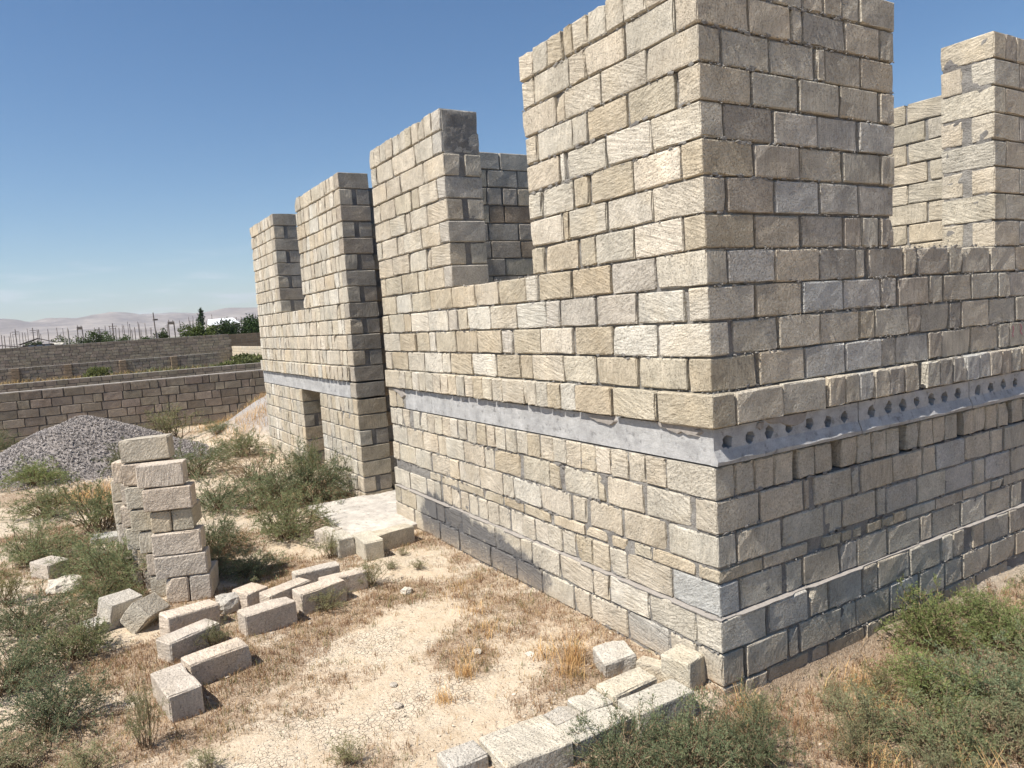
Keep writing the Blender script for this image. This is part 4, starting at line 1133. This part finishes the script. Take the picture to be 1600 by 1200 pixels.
# ------------------------------------------------------------------ dry weeds, ground litter, pebbles (uncountable)
def blades(name, pts, hts, wds, tones, mat):
    n = len(pts); pts = np.asarray(pts); hts = np.asarray(hts)[:, None]; wds = np.asarray(wds)[:, None]
    az = nr.uniform(0, 2 * math.pi, n); ln = nr.uniform(0.1, 1.3, n)[:, None]
    d = np.stack([np.cos(az), np.sin(az), np.zeros(n)], 1) * ln; up = np.array([[0, 0, 1.0]])
    s = np.stack([-np.sin(az + nr.uniform(-1, 1, n)), np.cos(az), np.zeros(n)], 1)
    m = pts + (up * 0.62 + d * 0.28) * hts; t = pts + (up * 0.95 + d * 0.8) * hts
    V = np.stack([pts - s * wds, pts + s * wds, m + s * wds * .8, m - s * wds * .8, t + s * wds * 0.2, t - s * wds * 0.2], 1).reshape(-1, 3)
    b = (np.arange(n) * 6)[:, None]
    F = np.concatenate([b + np.array([[0, 1, 2, 3]]), b + np.array([[3, 2, 4, 5]])], 0)
    return mesh(name, V, F, mat, tone=np.repeat(np.asarray(tones), 6, axis=0))
def free(x, y):
    if y > -0.03 and -11.1 < x < 0.04: return False
    if -6.0 < x < -4.27 and y > -0.72: return False
    return True
pts = []; hts = []; wds = []; tns = []
dr = random.Random(31); tries = 0
while len(pts) < 210000 and tries < 90000:
    tries += 1
    if dr.random() < 0.80: x, y = dr.uniform(-7.5, 0.4), dr.uniform(-4.6, 0.05)
    elif dr.random() < 0.5: x, y = dr.uniform(0.03, 1.7), dr.uniform(-1.2, 3.8)
    else: x, y = dr.uniform(-15.5, -7.0), dr.uniform(-6.0, 1.5)
    if not free(x, y): continue
    l = litter(x, y)
    if x > 0.03: l = max(l, 0.72)
    if dr.random() > max(0.03, (l - 0.18) * 1.15): continue
    z = gz(x, y); n = dr.randint(4, 13); s = dr.uniform(0.55, 1.35) * (0.8 if x < -0.1 else 1.2)
    hue = dr.random()
    base = (0.27, 0.165, 0.10) if hue < 0.5 else ((0.42, 0.30, 0.17) if hue < 0.85 else (0.19, 0.19, 0.085))
    for _ in range(n):
        pts.append((x + dr.gauss(0, 0.022), y + dr.gauss(0, 0.022), z - 0.004)); hts.append(dr.uniform(0.012, 0.055) * s); wds.append(dr.uniform(0.0008, 0.0022))
        k = dr.uniform(0.65, 1.25); tns.append((base[0] * k, base[1] * k, base[2] * k, 1))
tag(obj('dry_grass', blades('dry_grass', pts, hts, wds, tns, M['dry'])), 'short dry brown weeds scattered over the sandy yard', 'grass', kind='stuff')
# taller straw tufts
pts = []; hts = []; wds = []; tns = []
for (x, y, rad, h, n) in [(-0.78, -0.50, 0.07, 0.20, 130), (-0.66, -0.62, 0.09, 0.13, 110), (-0.95, -0.62, 0.09, 0.12, 80), (-1.05, -1.15, 0.05, 0.10, 110), (-0.85, -1.38, 0.06, 0.09, 90), (-1.5, -0.75, 0.12, 0.10, 90), (-1.9, -0.62, 0.14, 0.09, 90),
                          (-2.35, -0.5, 0.16, 0.10, 80), (0.10, 0.05, 0.06, 0.16, 60), (0.25, 0.9, 0.15, 0.14, 120), (0.9, 0.2, 0.2, 0.16, 160), (0.5, 0.7, 0.2, 0.14, 150), (1.2, 0.45, 0.2, 0.2, 160), (-1.3, -1.0, 0.10, 0.08, 70), (-9.0, -3.0, 0.6, 0.22, 600), (-7.9, -2.6, 0.5, 0.16, 300), (-12.6, 0.1, 0.8, 0.16, 700), (-14.6, 0.8, 0.7, 0.16, 500), (-15.4, -0.2, 0.7, 0.18, 300)]:
    for _ in range(n):
        px, py = x + dr.gauss(0, rad * 0.5), y + dr.gauss(0, rad * 0.5)
        pts.append((px, py, gz(px, py) - 0.004)); hts.append(h * dr.uniform(0.4, 1.15)); wds.append(dr.uniform(0.0009, 0.002) * (1 if x > -6 else 2))
        k = dr.uniform(0.7, 1.25); c = (0.50, 0.34, 0.16) if dr.random() < 0.7 else (0.34, 0.21, 0.11); tns.append((c[0] * k, c[1] * k, c[2] * k, 1))
tag(obj('straw_tufts_grass', blades('straw_tufts_grass', pts, hts, wds, tns, M['dry'])), 'taller golden straw tufts near the wall foot and slopes', 'grass', kind='stuff')
# grassy strips between the far walls
pts = []; hts = []; wds = []; tns = []
for _ in range(9000):
    x = dr.uniform(-49.5, -36); y = dr.uniform(-12, 9)
    g_ = 0.5 + 0.5 * noise.noise(Vector((x * 0.3, y * 0.25, 2)))
    gr = sstep(-6, 6, y) * 0.7 + 0.5 * (g_ - 0.4)
    c = (0.15, 0.17, 0.075) if dr.random() < gr else (0.40, 0.29, 0.14)
    pts.append((x, y, -0.02)); hts.append(dr.uniform(0.1, 0.45) * (0.6 + g_)); wds.append(dr.uniform(0.012, 0.035)); k = dr.uniform(.7, 1.2); tns.append((c[0] * k, c[1] * k, c[2] * k, 1))
tag(obj('far_strip_grass', blades('far_strip_grass', pts, hts, wds, tns, M['dry'])), 'green and straw-coloured grass strip between the far walls', 'grass', kind='stuff')
pts = []; szs = []; tns = []
for _ in range(5200):
    x, y = (dr.uniform(-7, 1.5), dr.uniform(-4.2, 0.3)) if dr.random() < 0.8 else (dr.uniform(-15, -7), dr.uniform(-5, 1.5))
    if not free(x, y): continue
    s = 0.004 + 0.024 * dr.random() ** 4
    pts.append((x, y, gz(x, y) + s * 0.12)); szs.append(s * (1 if x > -7 else 1.8)); k = dr.uniform(0.6, 1.15); tns.append((0.56 * k, 0.48 * k, 0.38 * k, 1))
for (sx, sy) in SPOTS:
    for _ in range(26):
        x, y = sx + dr.gauss(0, 0.20), sy + dr.gauss(0, 0.20)
        if not free(x, y): continue
        s = 0.006 + 0.034 * dr.random() ** 3
        pts.append((x, y, gz(x, y) + s * 0.12)); szs.append(s); k = dr.uniform(0.7, 1.1); tns.append((0.56 * k, 0.49 * k, 0.40 * k, 1))
tag(obj('pebbles', lumps_mesh('pebbles', pts, szs, M['gravel'], tones=tns, squash=(1, 1, 0.6))), 'small pale pebbles and stone crumbs on the sand', 'pebbles', kind='stuff')
for x, y, s, lab, tn in [(-1.30, -0.92, 0.032, 'small white stone flake in the middle of the sand', 'w'), (-1.05, -0.66, 0.030, 'white stone flake nearer the sunny wall', 'w'), (-0.98, -1.62, 0.030, 'flat grey pebble near the end of the foreground row', 'd'), (-1.22, -1.55, 0.025, 'dark little stone on the cracked pale crust', 'd')]:
    boulder(x, y, gz(x, y) + 0.006, s, lab, tn, int(abs(x) * 100), (1.3, 1, 0.4))

# ------------------------------------------------------------------ beyond the walls
def foliage_ball(centers, n, size, tone, seed):
    r = np.random.default_rng(seed); P = []; 
    per = n // len(centers)
    for (cx, cy, cz, rx, ry, rz) in centers:
        d = r.normal(size=(per, 3)); d /= np.linalg.norm(d, axis=1, keepdims=True); rad = r.uniform(0.35, 1.05, (per, 1)) ** 0.6
        P.append(np.array([cx, cy, cz]) + d * rad * np.array([rx, ry, rz]))
    P = np.concatenate(P); m = len(P); D = r.normal(size=(m, 3)) + np.array([0, 0, 0.5])
    T = np.array(tone) * r.uniform(0.55, 1.3, (m, 1)); T = np.concatenate([T, np.ones((m, 1))], 1)
    return leaf_quads(P, D, r.uniform(0.6, 1.4, m) * size, r.uniform(0.35, 0.6, m) * size, T)
def tree(x, y, H, W, kind, label, seed, tone=(0.05, 0.085, 0.03)):
    o = empty('conifer_tree' if kind == 'cone' else ('palm_tree' if kind == 'palm' else 'tree'), (x, y, 0)); tag(o, label, 'tree', 'trees beyond the walls')
    r = random.Random(seed); cs = []
    if kind == 'cone':
        for i in range(9): t = i / 8; cs.append((r.uniform(-.1, .1), r.uniform(-.1, .1), H * (0.12 + 0.85 * t), W * (1 - t) * .55 + .12, W * (1 - t) * .55 + .12, H * 0.11))
    else:
        for i in range(8): cs.append((r.uniform(-.6, .6) * W * .5, r.uniform(-.7, .7) * W * .5, H * r.uniform(0.35, 0.8), W * r.uniform(.2, .34), W * r.uniform(.2, .34), H * r.uniform(.18, .28)))
    V, F, T = foliage_ball(cs, 1500, 0.26 if W > 1.5 else 0.2, tone, seed)
    obj('crown', mesh('crown', V, F, M['leaf'], tone=T), o)
    tv = []; tf = []
    for k, (z, rad) in enumerate(((0, .09), (H * .35, .07), (H * .75, .03))):
        for i in range(6): tv.append((rad * math.cos(i * math.pi / 3), rad * math.sin(i * math.pi / 3), z))
        if k:
            for i in range(6): tf.append((6 * k - 6 + i, 6 * k - 6 + (i + 1) % 6, 6 * k + (i + 1) % 6, 6 * k + i))
    obj('trunk', mesh('trunk', tv, tf, M['bark']), o)
tree(-94.0, 11.4, 5.2, 2.6, 'cone', 'tall dark conifer standing above the hedge', 1, (0.035, 0.06, 0.03))
hd = [(-82.5, 8.4, 3.7, 2.8), (-82.0, 10.0, 3.5, 2.6), (-81.6, 11.6, 3.9, 2.6), (-81.2, 12.7, 4.0, 2.6), (-80.8, 13.8, 4.1, 2.6), (-80.4, 14.9, 4.3, 2.6), (-80.0, 16.0, 4.5, 2.6), (-79.6, 17.1, 4.5, 2.6)]
hl = ['pale green round tree at the left end of the hedge', 'green tree just left of the conifer', 'green tree at the foot of the conifer', 'dark hedge tree below the white roof, left end', 'dark hedge tree below the white roof, middle', 'dark hedge tree below the white roof, right end', 'dark hedge tree next to the far house corner', 'dark tree half hidden by the far house corner']
for (x, y, h, wd), lb, sd in zip(hd, hl, range(20, 40)): tree(x, y, h, wd, 'round', lb, sd, (0.085, 0.115, 0.035) if sd < 22 else (0.042, 0.072, 0.03))
for (x, y, h, wd), lb, sd in zip([(-90.5, 6.3, 3.5, 1.8), (-95.5, -1.3, 3.0, 3.0), (-96, -2.9, 3.1, 3.2), (-95, 0.3, 3.5, 2.6), (-93.8, 2.3, 3.0, 2.6), (-97, -6.2, 3.0, 2.2), (-92, 4.6, 2.5, 2.4)], ['small grey-green tree left of the pale round tree', 'bush right of the white heap beyond the far wall', 'broad bush beside the white heap beyond the far wall', 'palm-like bush in the middle of the far bushes', 'rounded bush standing alone above the far wall', 'dark bush behind the shed', 'low flat bush under the tall lamp pole'], range(60, 70)): tree(x, y, h, wd, 'round', lb, sd, (0.06, 0.085, 0.035))
for (x, y, h, wd), lb, sd in zip([(-45, -1.6, 0.75, 1.5), (-44, 5.4, 0.55, 1.8), (-42, 6.4, 0.6, 1.8), (-46, 7.0, 0.8, 2.4)], ['round green bush on the strip between the far walls', 'low green bush at the right end of the grass strip', 'second low green bush at the right end of the grass strip', 'grey-green bush before the sunlit cream wall'], range(80, 90)): tree(x, y, h, wd, 'round', lb, sd, (0.13, 0.15, 0.065))
def box_part(name, lo, hi, mat, parent, rz=0):
    x0, y0, z0 = lo; x1, y1, z1 = hi
    V = [(x, y, z) for z in (z0, z1) for y in (y0, y1) for x in (x0, x1)]
    return obj(name, mesh(name, V, [(0, 2, 3, 1), (4, 5, 7, 6), (0, 1, 5, 4), (2, 6, 7, 3), (0, 4, 6, 2), (1, 3, 7, 5)], mat), parent)
def gable(name, x0, x1, y0, y1, ze, zr, mat, parent):
    ym = (y0 + y1) / 2
    V = [(x, y, z) for x in (x0, x1) for y, z in ((y0, ze), (ym, zr), (y1, ze), (y1, ze - .08), (ym, zr - .08), (y0, ze - .08))]
    F = [(0, 1, 7, 6), (1, 2, 8, 7), (3, 4, 10, 9), (4, 5, 11, 10), (0, 5, 4, 1), (1, 4, 3, 2), (6, 7, 10, 11), (7, 8, 9, 10), (0, 6, 11, 5), (2, 3, 9, 8)]
    return obj(name, mesh(name, V, F, mat), parent)
b = empty('white_roofed_building', (-146, 22.6, 0)); tag(b, 'long building with a white roof behind the hedge', 'building')
box_part('wall', (-3, -2.6, 0), (3, 2.7, 4.2), M['pole_pale'], b)
V = [(3.3, -2.9, 4.1), (3.3, 2.9, 4.3), (-1.5, 2.6, 5.4), (-1.5, -2.0, 5.3), (3.3, -2.9, 4.0), (3.3, 2.9, 4.2), (-1.5, 2.6, 5.3), (-1.5, -2.0, 5.2)]
obj('roof', mesh('roof', V, [(0, 1, 2, 3), (7, 6, 5, 4), (0, 4, 5, 1), (2, 6, 7, 3), (1, 5, 6, 2), (0, 3, 7, 4)], M['white']), b)
s = empty('shed', (-86.5, -5.4, 0)); tag(s, 'low dark shed with a pitched roof beyond the far wall', 'shed')
box_part('wall', (-1.6, -1.4, 0), (1.2, 1.3, 2.45), M['shed'], s)
for k, yy in enumerate((-0.9, -0.2, 0.5)): box_part('panel', (1.2, yy, 2.0), (1.26, yy + 0.5, 2.4), M['shed_blue'], s)
gable('roof', -1.9, 1.6, -1.7, 1.6, 2.55, 3.1, M['shed'], s)
s2 = empty('shed', (-88, -8.2, 0)); tag(s2, 'long low lean-to stretching left of the dark shed', 'shed')
box_part('wall', (-1, -2.4, 0), (1, 1.6, 2.2), M['shed'], s2); gable('roof', -1.3, 1.4, -2.8, 1.8, 2.25, 2.6, M['pole'], s2)
boulder(-91.3, -3.75, 2.25, 0.62, 'small white heap beside the shed', 'w', 77, (1.3, 1.1, 0.5))

# posts of the plain: countless thin posts, each a thing
def post_mesh(kind):
    V = []; F = []
    def tube(p, q, r0, r1, n=5):
        p = Vector(p); q = Vector(q); d = (q - p).normalized(); a = d.orthogonal().normalized(); b_ = d.cross(a); o = len(V)
        for c, r in ((p, r0), (q, r1)):
            for i in range(n): V.append(tuple(c + (a * math.cos(6.283 * i / n) + b_ * math.sin(6.283 * i / n)) * r))
        for i in range(n): F.append((o + i, o + (i + 1) % n, o + n + (i + 1) % n, o + n + i))
        F.append(tuple(o + n + i for i in range(n)))
    if kind == 'post': tube((0, 0, 0), (0, 0, 1), 0.020, 0.014)
    elif kind == 'cross': tube((0, 0, 0), (0, 0, 1), 0.018, 0.012); tube((0, -0.09, 0.90), (0, 0.09, 0.90), 0.010, 0.010); tube((0, -0.07, .82), (0, .07, .82), .008, .008)
    elif kind == 'portal':
        tube((0, -0.14, 0), (0, -0.13, 0.9), 0.03, 0.028); tube((0, 0.14, 0), (0, 0.12, 0.9), 0.03, 0.028); tube((0, -0.15, 0.92), (0, 0.14, 0.92), 0.05, 0.05); tube((0, -.1, .92), (0, -.1, 1.02), .02, .015); tube((0, .08, .92), (0, .08, 1.0), .02, .015)
    return mesh(kind, V, F, M['pole'])
PM = {k: post_mesh(k) for k in ('post', 'cross', 'portal')}
def at(px, py, d):
    v = F_ + R_ * ((px - 800) / 1140.7) - U_ * ((py - 600) / 1140.7); return CAM + v * d
Z1 = [(5, 275, 0), (38, 285, 0), (97, 250, 0), (85, 290, 0), (130, 268, 0), (150, 218, 1), (182, 250, 0), (215, 250, 0), (250, 250, 0), (268, 212, 0), (320, 205, 1), (365, 220, 0), (383, 220, 0), (402, 265, 0), (468, 216, 0), (565, 203, 0), (592, 265, 0), (622, 208, 0), (675, 216, 0), (940, 200, 0), (975, 200, 1), (1000, 235, 0), (1035, 185, 0), (1090, 185, 0), (1108, 160, 1), (1138, 200, 0), (1170, 205, 0), (1205, 170, 0), (1232, 180, 0), (1262, 143, 0)]
Z2 = [(12, 150, 0), (37, 205, 0), (55, 180, 0), (92, 130, 0), (100, 150, 0), (117, 200, 0), (148, 145, 0), (168, 190, 0), (200, 185, 0), (210, 180, 0), (345, 150, 1), (458, 120, 0), (487, 175, 0), (545, 90, 0), (552, 120, 0), (572, 115, 0), (585, 80, 0), (628, 115, 0), (703, 120, 0), (752, 65, 0), (800, 105, 0), (828, 105, 0), (888, 90, 0), (975, 90, 0), (1022, 120, 0), (1062, 120, 0), (1090, 70, 0), (1097, 90, 0), (1115, 60, 0), (1130, 85, 0), (1147, 60, 0)]
pr = random.Random(4)
for px, py, kd in [(a / 6.345, 480 + b_ / 6.345, k) for a, b_, k in Z1] + [(200 + a / 5.77, 480 + b_ / 5.77, k) for a, b_, k in Z2]:
    d = pr.uniform(150, 260); q = at(px, py, d); Hh = max(2.0, q.z)
    o = obj('trellis_post', PM['cross' if kd else 'post']); o.location = (q.x, q.y, 0); o.scale = (5.5, 5.5, Hh) if not kd else (5.5, 9.0, Hh)
    o.rotation_euler = (pr.uniform(-.03, .03), pr.uniform(-.03, .03), pr.uniform(-.4, .4))
    tag(o, 'thin dark post among the many on the distant plain', 'post', 'posts on the plain')
for px, py, lab in [(124, 508.5, 'dark portal-shaped frame on the plain, left one'), (267, 500.5, 'dark portal-shaped frame on the plain, near the pale round tree')]:
    q = at(px, py, 120); o = obj('portal_frame', PM['portal']); o.location = (q.x, q.y, 0); o.scale = (4, 3.4 if px > 200 else 2.8, q.z); tag(o, lab, 'frame', 'portal frames')
lp = at(246, 529, 70); top = at(243, 488.5, 70)
l = empty('utility_pole', (lp.x, lp.y, 0)); tag(l, 'tall pole with pale concrete foot and lamp head, highest on the skyline', 'pole')
o = obj('foot', mesh('foot', *[(lambda V, F: (V, F))([(0.11 * math.cos(i), 0.11 * math.sin(i), z) for z in (0, 2.8) for i in (0, 1.05, 2.09, 3.14, 4.19, 5.24)], [(i, (i + 1) % 6, 6 + (i + 1) % 6, 6 + i) for i in range(6)] + [(6, 7, 8, 9, 10, 11)])][0], M['pole_pale']), l)
o = obj('shaft', PM['post'].copy(), l); o.location = (0.12, -0.05, 0); o.scale = (3.6, 3.6, top.z); o.rotation_euler = (0.02, 0, 0)
box_part('lamp_head', (-0.1, -0.22, top.z - 0.75), (0.12, 0.2, top.z - 0.6), M['pole'], l)
for px, py, lab in [(105, 528, 'pale thin pole left of the broad far bush'), (101, 541, 'pale leaning post in front of the far wall')]:
    q = at(px, py - 16, 68); o = obj('pale_post', PM['post'].copy()); o.data.materials.clear(); o.data.materials.append(M['pole_pale']); o.location = (q.x, q.y, 0); o.scale = (3.2, 3.2, q.z); tag(o, lab, 'post')

# ------------------------------------------------------------------ dusty air
T = bpy.data.materials.new('dusty_air'); T.use_nodes = True; nt = T.node_tree; nt.nodes.clear()
out = nt.nodes.new('ShaderNodeOutputMaterial'); pv = nt.nodes.new('ShaderNodeVolumePrincipled')
pv.inputs['Color'].default_value = (0.78, 0.85, 1.0, 1); pv.inputs['Density'].default_value = 0.00010; pv.inputs['Anisotropy'].default_value = 0.1
nt.links.new(pv.outputs[0], out.inputs['Volume'])
hz = box_part('haze', (-7300, -7300, -3.5), (7300, 7300, 330), T, None)
tag(hz, 'thin dusty haze in the warm air', kind='stuff')
